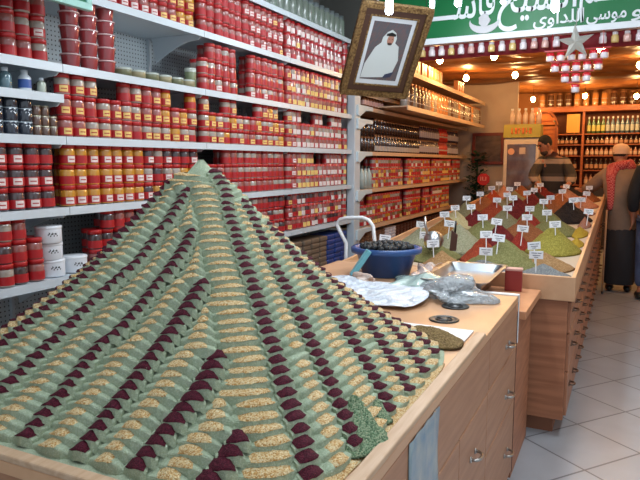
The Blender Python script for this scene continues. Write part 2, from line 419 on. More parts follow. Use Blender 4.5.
# white tubs with black script on their labels
WT = mat('white_tub', (224,228,234), .35)
t0 = thing('white_tub', '', 'tub'); m = MB(); m.lathe([(0,0),(.058,0),(.061,.004),(.061,.074)], seg=24); m.build('tub_body', WT, t0)
m = MB(); m.lathe([(.0615,.068),(.063,.07),(.063,.08),(.06,.082),(0,.082)], seg=24); m.build('tub_lid', WT, t0)
m = MB()
for k in range(9):
    a = -.75+.085*k; zz = .042+.006*math.sin(k*2.2)
    m.add([((.0615)*math.cos(a),(.0615)*math.sin(a),zz-.004),((.0615)*math.cos(a+.08),(.0615)*math.sin(a+.08),zz-.002),((.0615)*math.cos(a+.08),(.0615)*math.sin(a+.08),zz+.004),((.0615)*math.cos(a),(.0615)*math.sin(a),zz+.003+.005*(k%3==1))], [(0,1,2,3)])
m.build('script', mat('black_ink', (30,30,34), .6), t0)
for i, (yy, k, lb) in enumerate(((2.115,0,'bottom white tub of the stack of three on the shelf'), (2.115,1,'middle white tub of the stack of three on the shelf'), (2.115,2,'top white tub of the stack of three on the shelf'), (2.255,0,'single white tub standing right of the stack of three'))):
    o = t0 if i == 0 else copytree(t0); o.location = (SX-.085+.012*(k==2), yy-.01*k, 1.0045+.0825*k); tag(o, lb, 'tub', 'white tubs')
# grey herb jars on the highest shelf
GH = mat('grey_herb_jar', (112,122,112), .25, coat=.6); GL = mat('grey_cap', (96,104,106), .4)
t0 = thing('herb_jar', '', 'jar'); m = MB(); m.lathe([(0,0),(.045,0),(.046,.01),(.046,.15),(.036,.17)], seg=14); m.build('glass_body', GH, t0)
m = MB(); m.lathe([(.038,.165),(.038,.2),(0,.2)], seg=14); m.build('lid', GL, t0)
y = 3.8; first = True; n_ = 0
while y < 5.55:
    o = t0 if first else copytree(t0); first = False; o.location = (SX-.07, y, 2.7045); y += .105
    tag(o, 'tall grey herb jar in the single row on the highest shelf', 'jar', 'tall grey herb jars on the highest shelf'); n_ += 1
# bags and packs at the foot of section one
for ci, yy in enumerate((4.56, 4.72, 4.88, 5.04, 5.2, 5.36, 5.5)):
    blue = ci > 3
    for k in range(7):
        m = MB(); m.box((-.1,-.072,0),(.1,.072,.046)); 
        o = m.build('folded_pack', mat('pack_blue', (34,62,130), .5) if blue else mat('pack_brown', (112,94,78), .6), None, .012, (SX-.12+random.uniform(-.006,.006), yy, .5645+.0465*k), (0,0,random.uniform(-.04,.04)))
        tag(o, '%s folded pack, %s up in the %s stack of %s packs' % ('blue' if blue else 'brown', ['one','two','three','four','five','six','seven'][k], ['first','second','third','fourth','first','second','third'][ci], 'blue' if blue else 'brown'), 'pack', 'packs stacked on the low shelf')
# flat packets on low shelf at the far left
for i, (x, y, z, a, b, h, c) in enumerate(((-2.62,1.95,.565,.3,.36,.1,(120,104,92)), (-2.6,2.3,.565,.3,.26,.16,(70,72,78)))):
    m = MB(); m.box((-a/2,-b/2,0),(a/2,b/2,h)); o = m.build('flat_box', mat('flat_box%d' % i, c, .6), None, .006, (x,y,z))
    tag(o, ['brown flat box on the low shelf at the left edge', 'dark flat box on the low shelf left of the mound'][i], 'box')

# ------------------------------------------------------------------ post between the two sections
t = thing('shelf_post', 'pale steel shelf post with stepped brackets between the two runs of shelves', 'post', (SX, 5.72, 0))
m = MB(); m.box((-.05,-.097,0),(.03,.05,2.35)); m.build('upright', SHELFW, t, .006)
for z in (.885, 1.275, 1.66, 1.98, 2.11):
    m = MB(); m.prism([(-.05, z-.10),(.0, z-.11),(.16, z-.045),(.34, z-.04),(.34, z),(-.05, z)], 0, -.4, .05)
    m.v = [(x, y, z_) for x, y, z_ in m.v]; m.build('bracket', mat('bracket_blue', (200,214,220), .4), t, .004)
# section two shelving
t = thing('shelving_unit', 'long warm-lit shelving run with bottles and red jars beyond the white post', 'shelf', (BK, 5.8, 0))
WARMSHELF = mat('warm_lit_enamel', (214,180,150), .4)  # white enamel with the bulbs' warm light put into its colour
def rel2(m): m.v = [(x-BK, y-5.8, z) for x,y,z in m.v]; return m
for z, y1 in ((.885, 9.9), (1.275, 10.5), (1.66, 10.5), (2.11, 10.5), (.5, 10.0)):
    rel2(shelf_board(SX, 5.82, y1, z)).build('shelf_board', WARMSHELF, t)
rel2(shelf_board(SX, 5.82, 7.6, 2.25)).build('shelf_board', WARMSHELF, t)
for z in (2.15, 2.515): rel2(shelf_board(-2.1, 6.4, 10.4, z, BK, .045)).build('shelf_board', WARMSHELF, t)
rel2(bx((BK-.03, 5.82, .1),(BK-.004, 10.5, 2.9))).build('pegboard', mat('brown_back', (96,66,48), .7), t)
for y in (7.35, 8.9, 10.45): rel2(bx((BK, y-.015, 0),(BK+.04, y+.015, 2.85))).build('upright', WARMSHELF, t)
# bottles in two tiers on the 1.66 shelf
DG = mat('dark_syrup', (44,24,20), .12, coat=1); WL = mat('bottle_label', (180,168,158), .5); OC = mat('bronze_cap', (166,112,74), .35, metal=.4)
def bottle_proto(body, lab, cap, h, r, labz):
    t = thing('bottle', '', 'bottle')
    m = MB(); m.lathe([(0,0),(r,0),(r,h*.6),(r*.45,h*.8),(r*.4,h*.9)], seg=12); m.build('glass_body', body, t)
    m = MB(); m.lathe([(r*.5,h*.88),(r*.5,h),(0,h)], seg=10); m.build('cap', cap, t)
    if lab: m = MB(); m.lathe([(r+.001,h*labz[0]),(r+.001,h*labz[1])], seg=12); m.build('label_wrap', lab, t)
    return t
p0 = bottle_proto(DG, WL, OC, .19, .031, (.08,.36)); p1 = bottle_proto(DG, None, OC, .16, .031, None)
p2 = bottle_proto(mat('striped_bottle',(62,44,60),.2,coat=1), mat('grey_label',(170,160,170),.5), OC, .19, .031, (.15,.55)); p3 = bottle_proto(mat('red_bottle',(190,34,24),.25,coat=1), WL, REDLID, .19, .031, (.3,.4))
used = set()
def place(p, loc, label, cat, grp, rz=0):
    o = p if p.name not in used else copytree(p)
    used.add(p.name); o.location = loc; o.rotation_euler = (0,0,rz); tag(o, label, cat, grp); return o
y = 6.0
while y < 10.0:
    kind = p1 if y < 6.35 else p0 if y < 7.9 else p2 if y < 8.9 else p3 if y < 9.4 else p2
    nm = {p1.name:'plain dark', p0.name:'dark white-labelled', p2.name:'slim grey-labelled', p3.name:'bright red'}[kind.name]
    where = 'nearest the white post' if y < 6.35 else 'at the far end beyond the red ones' if y >= 9.4 else 'along the middle shelf of the warm run'
    for k in range(2):
        hh = .16 if kind is p1 else .19
        place(p1 if (k and kind is p0) else kind, (SX-.05, y, 1.6645+k*(.161 if kind is p1 else .191)), '%s bottle in the %s tier, %s' % ('plain dark' if (k and kind is p0) else nm, ['lower','upper'][k], where), 'bottle', '%s bottles, %s tier, %s' % ('plain dark' if (k and kind is p0) else nm, ['lower','upper'][k], where))
    y += .095
# small bottles on the 2.11 shelf; tall jars on the deep shelf
p4 = bottle_proto(mat('brown_vial',(120,74,50),.2,coat=1), mat('pink_label',(196,150,140),.5), BLACK, .13, .03, (.2,.55))
y = 6.02
while y < 6.55: place(p4, (SX-.045, y, 2.1145), 'small brown vial on the upper shelf right beside the white post', 'bottle', 'small brown vials beside the post'); y += .085
y = 6.0
while y < 7.5: place(p4, (SX-.045, y, 2.2545), 'small brown vial on the short topmost shelf by the gilt frame corner', 'bottle', 'small brown vials on the short shelf'); y += .11
y = 6.62
p5 = bottle_proto(mat('small_pot',(140,80,54),.25,coat=1), WL, OC, .1, .034, (.2,.6))
while y < 10.3: place(p5, (SX-.18, y, 2.1145), 'small brown pot set back on the shelf under the deep shelves', 'pot', 'small pots under the deep shelves'); y += .14
OJ = mat('orange_jar', (204,136,76), .2, coat=1); CJ = mat('clear_jar', (150,140,128), .12, coat=1); DJ2 = mat('brown_jar', (96,60,40), .2, coat=1)
def tall(body, nm):
    t = thing('tall_jar', '', 'jar'); m = MB(); m.lathe([(0,0),(.05,0),(.052,.008),(.052,.2),(.04,.225)], seg=14); m.build('glass_body', body, t)
    m = MB(); m.lathe([(.043,.22),(.043,.25),(0,.252)], seg=14); m.build('lid', OC, t)
    m = MB(); m.lathe([(.053,.05),(.053,.06)], seg=14); m.lathe([(.053,.12),(.053,.13)], seg=14); m.build('band', WL, t); return t, nm
tj = [tall(CJ,'clear'), tall(DJ2,'brown'), tall(OJ,'orange')]
y = 6.5; i = 0; seq = [0,1,0,1,1,0,0,2,0,2,2,2,2,0,1,0,0,2,0,1,0,0,1,2,0,0,0,1]
while y < 10.2:
    p, nm = tj[seq[i % len(seq)]]
    half = 'near end' if y < 7.7 else 'far end'
    place(p, (-2.16, y, 2.1545), 'tall %s jar with bronze lid towards the %s of the deep lower shelf' % (nm, half), 'jar', 'tall %s jars, %s of the deep lower shelf' % (nm, half)); y += .135; i += 1
sb = mat('amber_box', (190,120,70), .5)
y = 6.5; i = 0
p6 = thing('small_carton', '', 'carton'); m = MB(); m.box((-.03,-.045,0),(.03,.045,.15)); m.build('carton_body', sb, p6, .003); m = MB(); m.box((.0302,-.03,.04),(.031,.03,.11)); m.build('panel', WL, p6)
while y < 7.9:
    place(p6, (-2.15, y, 2.5195), 'amber carton in the near cluster on the deep top shelf below the first lamps', 'carton', 'amber cartons on the deep top shelf'); y += .105+.05*(i % 2); i += 1
for y in (8.7, 8.83, 8.96): place(p6, (-2.15, y, 2.5195), 'amber carton in the far trio on the deep top shelf', 'carton', 'amber cartons in the far trio')
# cup stacks on the lowest shelf of section two
cu = {}
for nm, c in (('brown', (84,50,40)), ('white', (206,200,206)), ('tan', (120,86,64))):
    p = thing('cup_stack', '', 'cups'); m = MB(); pr = [(0,0)]
    for k in range(9): pr += [(.05,.034*k),(.056,.034*k+.024),(.056,.034*k+.03)]
    pr += [(0,.3)]; m.lathe(pr, seg=14, smooth=False); m.build('nested_cups', mat('cup_'+nm, c, .4), p); cu[nm] = p
y = 6.0
while y < 9.6:
    nm = 'tan' if y < 6.75 else 'white' if y < 7.1 else 'brown'
    place(cu[nm], (SX-.07, y, .5045), 'stack of nested %s cups on the low shelf below the warm-lit red jars' % nm, 'cups', '%s cup stacks' % nm); y += .125
# clear bottles standing in the corner between brackets
for i, y in enumerate((6.0, 6.1, 6.2)):
    place(bottle_proto(mat('pale_oil',(176,186,180),.1,coat=1), None, BLACK, .24, .036, None), (SX-.05, y, 1.2795), 'clear oil bottle beside the white post, %s of three' % ['nearest','middle','farthest'][i], 'bottle', 'clear oil bottles beside the post')
#@@PART2
# ------------------------------------------------------------------ near counter with drawers
CX, CY0, CY1, CT = -.42, .83, 3.0, .93
t = thing('drawer_counter', 'long light wood counter with drawers, carrying the herb mound', 'counter', (-1.2, 1.9, 0))
def relc(m, ox=-1.2, oy=1.9): m.v = [(x-ox, y-oy, z) for x,y,z in m.v]; return m
relc(bx((-2.06, CY0, .06), (CX-.022, CY1-.02, CT-.03))).build('carcass', WOOD, t, .003)
relc(bx((-2.08, CY0-.01, CT-.03), (CX+.002, CY1, CT))).build('worktop', WOODTOP, t, .003)
relc(bx((-2.0, CY0+.04, 0), (CX-.08, CY1-.08, .06))).build('plinth', GAP, t)
relc(bx((-.452, CY0-.012, CT), (CX+.004, 2.21, CT+.016))).build('tray_rim', RIMW, t, .004)
relc(bx((-2.08, CY0-.012, CT), (-.452, CY0+.018, CT+.016))).build('tray_rim', RIMW, t, .004)
m = MB(); m.box((-1.6, CY1-.03, CT), (CX+.004, CY1+.004, CT+.006)); m.box((CX-.001, CY1-.012, .70), (CX+.005, CY1+.004, CT+.006)); relc(m).build('edge_strip', WHITEP, t, .002)
def handle(m, y, z, x=CX, w=.075):
    pts = []
    for k in range(9):
        a = PI*k/8; pts.append((x+.002+.03*math.sin(a)**.6, y-w/2*math.cos(a), z))
    m.tube(pts, .0055, 8); m.ball((x+.002, y-w/2, z), (.006,.012,.012), 8); m.ball((x+.002, y+w/2, z), (.006,.012,.012), 8); return m
def front(name, y0, y1, z0, z1, hy=None, hz=None):
    f = relc(bx((CX-.022, y0+.003, z0+.003), (CX, y1-.003, z1-.003))).build(name, WOOD, t, .0025)
    if hy:
        h = relc(handle(MB(), hy, hz)).build('handle', CHROME, f); tag(h, 'curved metal handle')
    return f
front('long_fascia', CY0, 2.32, .69, CT-.03)
front('drawer', 2.32, 2.975, .69, CT-.03, 2.72, .765)
front('drawer', 2.30, 2.975, .435, .69, 2.75, .53)
front('drawer', 2.30, 2.975, .07, .435, 2.78, .245)
front('door', 1.86, 2.30, .07, .69, 2.06, .55)
front('door', 1.42, 1.86, .07, .69, 1.62, .55)
front('door', CY0, 1.42, .07, .69, 1.2, .55)
relc(bx((CX+.0005, CY1-.022, .06), (CX+.002, CY1-.014, CT-.03))).build('seam', GAP, t)
# blue film stuck on the fascia
m = MB(); n = 12
vs = [(CX+.003+.002*math.sin(i*1.7+j), 1.33+.255*i/n, .40+.5*j/n) for j in range(n+1) for i in range(n+1)]
m.add(vs, [(j*(n+1)+i, j*(n+1)+i+1, (j+1)*(n+1)+i+1, (j+1)*(n+1)+i) for j in range(n) for i in range(n)], 0, True)
o = m.build('plastic_film', mat('blue_film', (104,136,158), .3, noise=((148,160,160), 14), coat=.4)); sl = o.modifiers.new('s', 'SOLIDIFY'); sl.thickness = .002
tag(o, 'blue grey plastic film hanging on the counter front below the mound', 'film'); recenter(o)
# two black grommet lids
for i, (x, y) in enumerate(((-.615, 2.385), (-.63, 2.63))):
    t1 = thing('round_lid', ['black round lid nearer the brown herb heap', 'black round lid partly under the crumpled clear bag'][i], 'lid', (x, y, CT))
    m = MB(); m.lathe([(0,.0),(.058,0),(.06,.003),(.057,.006),(.05,.006),(.047,.004),(.02,.004),(.018,.007),(0,.007)], seg=32); m.build('disc', BLACK, t1)
    m = MB(); m.lathe([(.03,.0045),(.03,.007),(.034,.007),(.034,.0045)], seg=28); m.build('ring', BLACK, t1)

# ------------------------------------------------------------------ great stepped herb mound
MX, MY, MZ0, MZT = -1.0923, 1.4648, CT, 1.592
MA = (.632, .7828, .600, .7515); MP, MC = 2.3433, .3231
def mr(th, z):
    tt = min(1, max(0, (z-MZ0)/(MZT-MZ0)))
    rho = ((1+MC)-math.sqrt((1+MC)**2-4*MC*(1-tt)))/(2*MC)
    c, s = math.cos(th), math.sin(th)
    a = MA[0] if c > 0 else MA[1]; b = MA[3] if s > 0 else MA[2]
    p = (MP+(1.3*(1-tt)**2 if c > 0 else 0)) if s > 0 else MP+(3.6 if c > 0 else .9)*(1-tt)**1.6
    return rho*(abs(c/a)**p+abs(s/b)**p)**(-1/p)
CLT = [(.93,-48),(1.06,-48),(1.15,-50),(1.256,-51),(1.397,-57),(1.47,-72),(1.53,-100)]
COLS = [  # sumac columns: (height, bearing) and the height at which each starts
 ([(.93,-135),(1.05,-135),(1.24,-137),(1.41,-150),(1.55,-158)], 1.5),
 ([(.93,-116),(1.07,-115),(1.185,-113),(1.234,-109),(1.29,-100),(1.377,-95),(1.45,-89)], 1.47),
 ([(.93,-97),(1.11,-94),(1.14,-88),(1.21,-82),(1.28,-75),(1.36,-65)], 1.38),
 ([(.93,-81),(1.01,-77),(1.08,-72),(1.15,-66),(1.21,-60),(1.25,-55)], 1.262),
 ([(.93,-68),(1.018,-60),(1.063,-55),(1.118,-50)], 1.125),
 ([(.93,-56),(.956,-52),(.997,-48)], 1.0),
 ([(.93,-38),(1.0,-36),(1.06,-35),(1.19,-31),(1.28,-28),(1.354,-25),(1.41,-20),(1.49,-5),(1.55,0)], 1.53),
 ([(.93,-26),(.98,-23),(1.08,-18),(1.18,-12),(1.29,-5),(1.33,2),(1.39,12),(1.43,20)], 1.45),
 ([(.93,-9),(.96,-4),(1.038,4),(1.134,14),(1.24,24),(1.34,34)], 1.38),
 ([(.93,5),(.98,13),(1.086,27),(1.161,38),(1.25,48)], 1.28),
 ([(.93,19),(1.0,30),(1.16,55)], 1.2), ([(.93,33),(1.0,48),(1.1,64)], 1.14), ([(.93,50),(1.05,72)], 1.1),
 ([(.93,68),(1.05,86)], 1.1), ([(.93,88),(1.3,96)], 1.4), ([(.93,108),(1.3,116)], 1.25), ([(.93,128),(1.3,134)], 1.4), ([(.93,148),(1.3,152)], 1.25),
 ([(.93,168),(1.3,170)], 1.4), ([(.93,188),(1.3,188)], 1.25), ([(.93,206),(1.3,206)], 1.3)]
def bearing(tab, z):
    if z <= tab[0][0]: return tab[0][1]
    for (a,b),(c,d) in zip(tab, tab[1:]):
        if z <= c: return b+(d-b)*(z-a)/(c-a)
    return tab[-1][1]
mound = thing('herb_mound', 'huge stepped pyramid of grey-green herb mix striped with sesame seed and dark red sumac', 'herb mound', (MX, MY, MZ0))
HERB = grains('zaatar_powder', [(164,176,150),(172,184,158),(156,170,144),(180,190,166),(160,174,150),(168,178,148)], 420, .9, .003)
SES = grains('sesame_seed', [(218,186,136),(230,204,156),(206,160,98),(222,192,142),(190,140,80),(232,214,172)], 330, .6, .006)
SUM = grains('sumac_powder', [(84,24,40),(70,18,34),(98,34,50),(60,16,30),(90,28,44)], 380, .75, .006)
DZ = .0168; NT = int((MZT-.004-MZ0)/DZ)
body = MB(); cells = []
core = MB(); ns = 72; vs = []
for k in range(20):
    z = MZ0+(MZT-MZ0)*k/20
    for i in range(ns):
        th = 2*PI*i/ns; r = max(.002, mr(th, z)-.022); vs.append((r*math.cos(th), r*math.sin(th), z-MZ0))
vs.append((0,0,MZT-MZ0-.045))
core.add(vs, [(k*ns+i, k*ns+(i+1)%ns, (k+1)*ns+(i+1)%ns, (k+1)*ns+i) for k in range(19) for i in range(ns)]+[(19*ns+i, 19*ns+(i+1)%ns, 20*ns) for i in range(ns)], 0, True)
core.add([(mr(2*PI*i/ns, MZ0)*math.cos(2*PI*i/ns)*1.0, mr(2*PI*i/ns, MZ0)*math.sin(2*PI*i/ns)*1.0, .002) for i in range(ns)], [tuple(range(ns))])
rj = random.Random(3)
phase = {}
for k in range(NT):
    z0 = MZ0+DZ*k; zt_ = z0+DZ
    act = sorted((bearing(tb, zt_), i) for i, (tb, zs) in enumerate(COLS) if zt_ < zs)
    # keep bearings apart near the top
    units = []
    n = len(act)
    for i, (b, ci) in enumerate(act):
        b2 = act[(i+1) % n][0]+(360 if i == n-1 else 0)
        bp = act[i-1][0]-(360 if i == 0 else 0)
        hwr = min(.18*(b2-b), math.degrees(.030/max(.03, mr(R(b), zt_)))); hwl = min(.18*(b-bp), math.degrees(.030/max(.03, mr(R(b), zt_))))
        b3 = b2-min(.18*(b2-b), math.degrees(.030/max(.03, mr(R(b2), zt_))))
        units.append(('s', b-hwl, b+hwr, ci))
        if act[(i+1) % n][1] == 6:      # the broad ridge column facing the aisle corner
            cl = bearing(CLT, zt_)
            if cl-(b+hwr) > 4: units.append(('e', b+hwr, cl, ci)); units.append(('c', cl, b3, 30))
            else: units.append(('c', b+hwr, b3, 30))
        else: units.append(('e', b+hwr, b3, ci))
    for kind, a0, a1, ci in units:
        r = mr(R((a0+a1)/2), zt_); chord = r*R(a1-a0)
        if chord < .006: continue
        nu = max(5, min(26, int(chord/.011)))
        off = (DZ*.5 if kind == 's' else 0) + DZ*.25*((ci*5) % 4)/4+rj.uniform(-.001,.001)
        bul = min(.013, chord*.16); jr = rj.uniform(-.002,.002)
        dome = min(DZ*.6, chord*.12) if kind != 'c' else DZ*.45
        if kind != 'c' and a0 < -44: dome = min(DZ*.95, chord*.22)
        skew = 1.7 if kind != 'c' and a0 < -44 else 1.0 if kind == 'c' else .85
        def edge(u, dr=0, dz=0, kk=0):
            th = R(a0+(a1-a0)*u); d = math.sin(PI*(u**skew))**.75
            rr = mr(th, zt_)+bul*d+jr+dr
            return th, rr, zt_-MZ0+off+dome*d-.5*DZ+dz
        vs = []
        for j in range(nu+1):
            u = j/nu; wob = .0012*math.sin(j*2.3+k*1.7+ci)
            th, rr, zz = edge(u)
            rr = max(.003, rr+wob); zz = max(zz, .006)
            zb = max(0.001, zz-DZ*1.25-dome*.3)
            inner = max(.001, rr-(mr(th, zt_)-mr(th, zt_+DZ*1.3))-.016)
            for (q, zq) in ((rr+.003, zb), (rr+.0005, zz-.003), (rr-.002, zz), (inner, zz+.001)): vs.append((q*math.cos(th), q*math.sin(th), zq))
        fs = [(4*j+q, 4*(j+1)+q, 4*(j+1)+q+1, 4*j+q+1) for j in range(nu) for q in range(3)]
        # side walls
        fs += [(0,1,2,3), (4*nu+3,4*nu+2,4*nu+1,4*nu)]
        body.add(vs, fs, 0, False)
        # the filling on this ledge
        if rj.random() < .006: continue
        w0 = .24 if kind == 'e' else .07
        if kind == 'c': w0 = .08
        mr_ = min(1, chord/.02)
        pn = max(5, min(20, int(chord*(1-2*w0)/.008))); pv = []
        for j in range(pn+1):
            s = j/pn; u = w0+(1-2*w0)*s; env = math.sin(PI*s)**.6
            th, rr, zz = edge(u); zz = max(zz, .006)
            inn = rr-(mr(th, zt_)-mr(th, zt_+DZ))*1.15-.004
            hgt = (.0042 if kind == 'c' else .006 if kind == 'e' else .0078)*mr_
            spill = .0018*env
            rows = [(rr+spill+.0006, zz-.0030*env), (rr+.0003+spill*.4, zz+.0012*env+.0003), (rr*.6+inn*.4, zz+hgt*.62*env), (rr*.25+inn*.75, zz+hgt*env+.0006), (inn-.003, zz+hgt*.9*env)]
            for q, (a, b) in enumerate(rows):
                a = max(.001, a+rj.uniform(-.0012,.0012)); b += rj.uniform(-.0009,.0009)
                pv.append((a*math.cos(th), a*math.sin(th), b))
        pf = [(5*j+q, 5*(j+1)+q, 5*(j+1)+q+1, 5*j+q+1) for j in range(pn) for q in range(4)]
        wx, wy, wz = MX+r*math.cos(R((a0+a1)/2)), MY+r*math.sin(R((a0+a1)/2)), zt_
        px, py, w = P2(wx, wy, wz)
        front_ = (math.cos(R((a0+a1)/2))*(-wx)+math.sin(R((a0+a1)/2))*(-wy)) > -.1*0
        score = chord/max(w,.2) if (front_ and -10 < px < 650 and py < 490 and w > .1) else 0
        cells.append((score, 's' if kind == 's' else 'e', pv, pf))
core.build('mound_core', HERB, mound)
b_ = body.build('herb_terraces', HERB, mound)
for kind, name, mt in (('e','sesame_filling',SES), ('s','sumac_filling',SUM)):
    cs = sorted([c for c in cells if c[1] == kind], key=lambda c: -c[0])
    for c in cs[:100]:
        m = MB(); m.add(c[2], c[3], 0, True); m.build(name, mt, mound)
    m = MB()
    for c in cs[100:]: m.add(c[2], c[3], 0, True)
    tag(m.build(name, mt, mound), kind='stuff')
# loose herb slump at the right foot of the mound
def heap(name, mats, cx, cy, z, rx, ry, h, seed, parent=None, p=1.0, nr=14, na=40, noise=.12, rz=0, flat=0):
    rr = random.Random(seed); ph = [rr.uniform(0,6) for _ in range(8)]; vs = []
    for j in range(nr+1):
        q = j/nr
        for i in range(na):
            a = 2*PI*i/na
            e = 1+noise*(math.sin(2*a+ph[0])*.5+math.sin(3*a+ph[1])*.4+math.sin(7*a+ph[2])*.2)
            hh = h*(1-q**p) if not flat else h*min(1, (1-q)*flat)
            hh *= 1+noise*.8*math.sin(q*9+3*a+ph[3])*(1-q)*q*2; hh += h*.05*rr.uniform(-1,1)*(1 if 0 < j < nr else 0)
            x = rx*q*e*math.cos(a); y = ry*q*e*math.sin(a)
            vs.append((x*math.cos(rz)-y*math.sin(rz), x*math.sin(rz)+y*math.cos(rz), max(0, hh)))
    m = MB(); m.add(vs, [(j*na+i, j*na+(i+1)%na, (j+1)*na+(i+1)%na, (j+1)*na+i) for j in range(nr) for i in range(na)], 0, True)
    m.add([vs[nr*na+i] for i in range(na)], [tuple(range(na))[::-1]])
    return m.build(name, mats, parent, 0, (cx, cy, z))
GREENH = grains('dried_thyme', [(122,144,112),(100,126,94),(142,158,126),(84,110,82),(150,160,128)], 300, .9, .01)
o = heap('herb_slump', GREENH, .43, .0, .0, .12, .085, .06, 5, mound, .9, noise=.5); o.location = (-.545-MX+.0, 1.30-MY, .008); o.scale = (1.0, 1.5, 1.15)
o = heap('herb_slump', GREENH, 0, 0, 0, .07, .10, .04, 6, mound, .9, noise=.5); o.location = (-.58-MX, 1.86-MY, .006)
o = heap('seed_scatter', SES, 0, 0, 0, .035, .50, .010, 8, mound, 1.5, noise=.2); o.location = (-.49-MX, 1.40-MY, .001)
# brown herb heap on a white sheet
o = bx((-.92,2.02,CT+.001),(-.47,2.26,CT+.006)).build('paper_sheet', WHITEP, None, .001); tag(o, 'white sheet showing at the rim of the brown herb heap', 'sheet'); recenter(o)
o = heap('herb_heap', grains('brown_herb', [(138,112,74),(120,96,62),(154,128,88),(104,84,54),(146,122,78)], 240, .9, .01), -.60, 2.08, CT+.0065, .135, .12, .04, 11, None, 1.6, noise=.16)
tag(o, 'low brown herb heap on a white sheet beside the mound', 'herb heap')

# ------------------------------------------------------------------ white bags, clear bag, tray, basin, trolley
def sheet(name, mt, x0, x1, y0, y1, z, nx, ny, fn, edge, solid=.002):
    vs = []; 
    for j in range(ny+1):
        for i in range(nx+1):
            u = i/nx; v = j/ny; ex, ey = edge(u, v)
            vs.append((x0+(x1-x0)*u+ex, y0+(y1-y0)*v+ey, z+fn(u, v)))
    m = MB(); m.add(vs, [(j*(nx+1)+i, j*(nx+1)+i+1, (j+1)*(nx+1)+i+1, (j+1)*(nx+1)+i) for j in range(ny) for i in range(nx)], 0, True)
    o = m.build(name, mt); s_ = o.modifiers.new('s', 'SOLIDIFY'); s_.thickness = solid; s_.offset = 1
    return recenter(o)
BAGW = mat('white_bag', (206,216,230), .3, spec=.6, noise=((228,232,238), 9), bump=(16, 1, .05))
CLEAR = mat('clear_film', (222,228,232), .15, spec=.8, trans=.6, bump=(30, 1, .02), coat=.5)
o = sheet('plastic_bag', BAGW, -1.42, -.80, 2.46, 2.95, CT+.003, 40, 30,
          lambda u, v: .012+.014*abs(math.sin(u*9+v*5))*abs(math.cos(v*6+u*2))+.03*math.exp(-((v-.5)**2)/.04)*abs(math.sin(u*4+1))*.6,
          lambda u, v: (.05*math.sin(v*5), .16*(1-u)*(1-v)+.04*math.sin(u*7)-.03*u))
tag(o, 'flat white plastic bag spread on the worktop behind the mound', 'bag')
def crumple(name, mt, c, r, seed, amp=.35, seg=28):
    rr = random.Random(seed); ph = [Vector((rr.uniform(-1,1), rr.uniform(-1,1), rr.uniform(-1,1))).normalized() for _ in range(26)]
    m = MB(); vs = []; h = seg//2
    for j in range(h+1):
        a = -PI/2+PI*j/h
        for i in range(seg):
            b = 2*PI*i/seg; d = Vector((math.cos(a)*math.cos(b), math.cos(a)*math.sin(b), math.sin(a)))
            k = 1+amp*sum((1 if q % 2 else -1)*max(0, d.dot(p)-.72)*2.2 for q, p in enumerate(ph))
            vs.append((r[0]*d.x*k, r[1]*d.y*k, max(0, r[2]*(d.z*k+.75))))
    m.add(vs, [(j*seg+i, j*seg+(i+1)%seg, (j+1)*seg+(i+1)%seg, (j+1)*seg+i) for j in range(h) for i in range(seg)], 0, False)
    return m.build(name, mt, None, 0, c)
o = crumple('clear_bag', CLEAR, (-.70, 2.74, CT+.003), (.13,.10,.045), 4, .8); tag(o, 'crumpled clear plastic bag beside the black lids', 'bag')
o = crumple('clear_bag', CLEAR, (-.69, 2.86, CT+.003), (.10,.06,.05), 14, .9); tag(o, 'smaller crumpled clear bag in front of the steel tray', 'bag')
o = sheet('film_bag', mat('green_film', (168,186,178), .2, coat=.6, bump=(14, .8, .02)), -1.06, -.66, 2.86, 3.14, CT+.004, 30, 20,
          lambda u, v: .01+.05*math.sin(PI*v)*math.sin(PI*min(1, u*1.1))+.006*math.sin(u*20), lambda u, v: (.03*math.sin(v*4), .03*math.sin(u*5)))
tag(o, 'pale green clear film bag lying between basin and steel tray', 'bag')
# side table carrying the basin
t = thing('side_table', 'wooden table end between the drawer counter and the spice display, under basin and tray', 'table', (-1.05, 3.3, 0))
relc(bx((-1.62, CY1+.012, CT-.035), (-.66, 3.585, CT)), -1.05, 3.3).build('table_top', WOODTOP, t, .003)
relc(bx((-1.6, 3.04, 0), (-.68, 3.57, CT-.035)), -1.05, 3.3).build('cabinet_body', WOOD, t, .003)
t = thing('low_ledge', 'lower wooden ledge joining the drawer counter to the spice display', 'ledge', (-.5, 3.3, 0))
relc(bx((-.655, CY1+.012, .81), (-.385, 3.585, .85)), -.5, 3.3).build('ledge_top', mat('ledge_wood', (206,146,106), .35, noise=((190,128,90), 8)), t, .003)
relc(bx((-.655, 3.03, 0), (-.43, 3.57, .81)), -.5, 3.3).build('support_panel', ENDW, t, .003)
# blue basin of dark fruit
t = thing('basin', 'blue plastic basin piled with dark dried limes', 'basin', (-1.17, 3.24, CT))
BLUE = mat('blue_plastic', (48,84,140), .35, noise=((40,72,124), 8))
m = MB(); m.lathe([(0,.0),(.125,0),(.13,.004),(.168,.135),(.186,.14),(.19,.15),(.186,.158),(.166,.158),(.16,.14),(.124,.012),(0,.012)], seg=40); m.build('bowl', BLUE, t)
m = MB(); m.lathe([(.187,.128),(.195,.13),(.197,.155),(.187,.16)], seg=40); m.build('rim', BLUE, t)
rr = random.Random(12)
LM = mat('dark_lime', (34,36,38), .5, bump=(120, .6, .01))
lm0 = None; cnt = 0
inner_ = MB(); inner_.lathe([(0,.05),(.138,.05),(.155,.13),(.1,.145),(0,.15)], seg=30)
o = inner_.build('dried_limes', LM, None, 0, (-1.17,3.24,CT)); tag(o, 'dark dried limes lying deeper in the blue basin', 'fruit', kind='stuff')
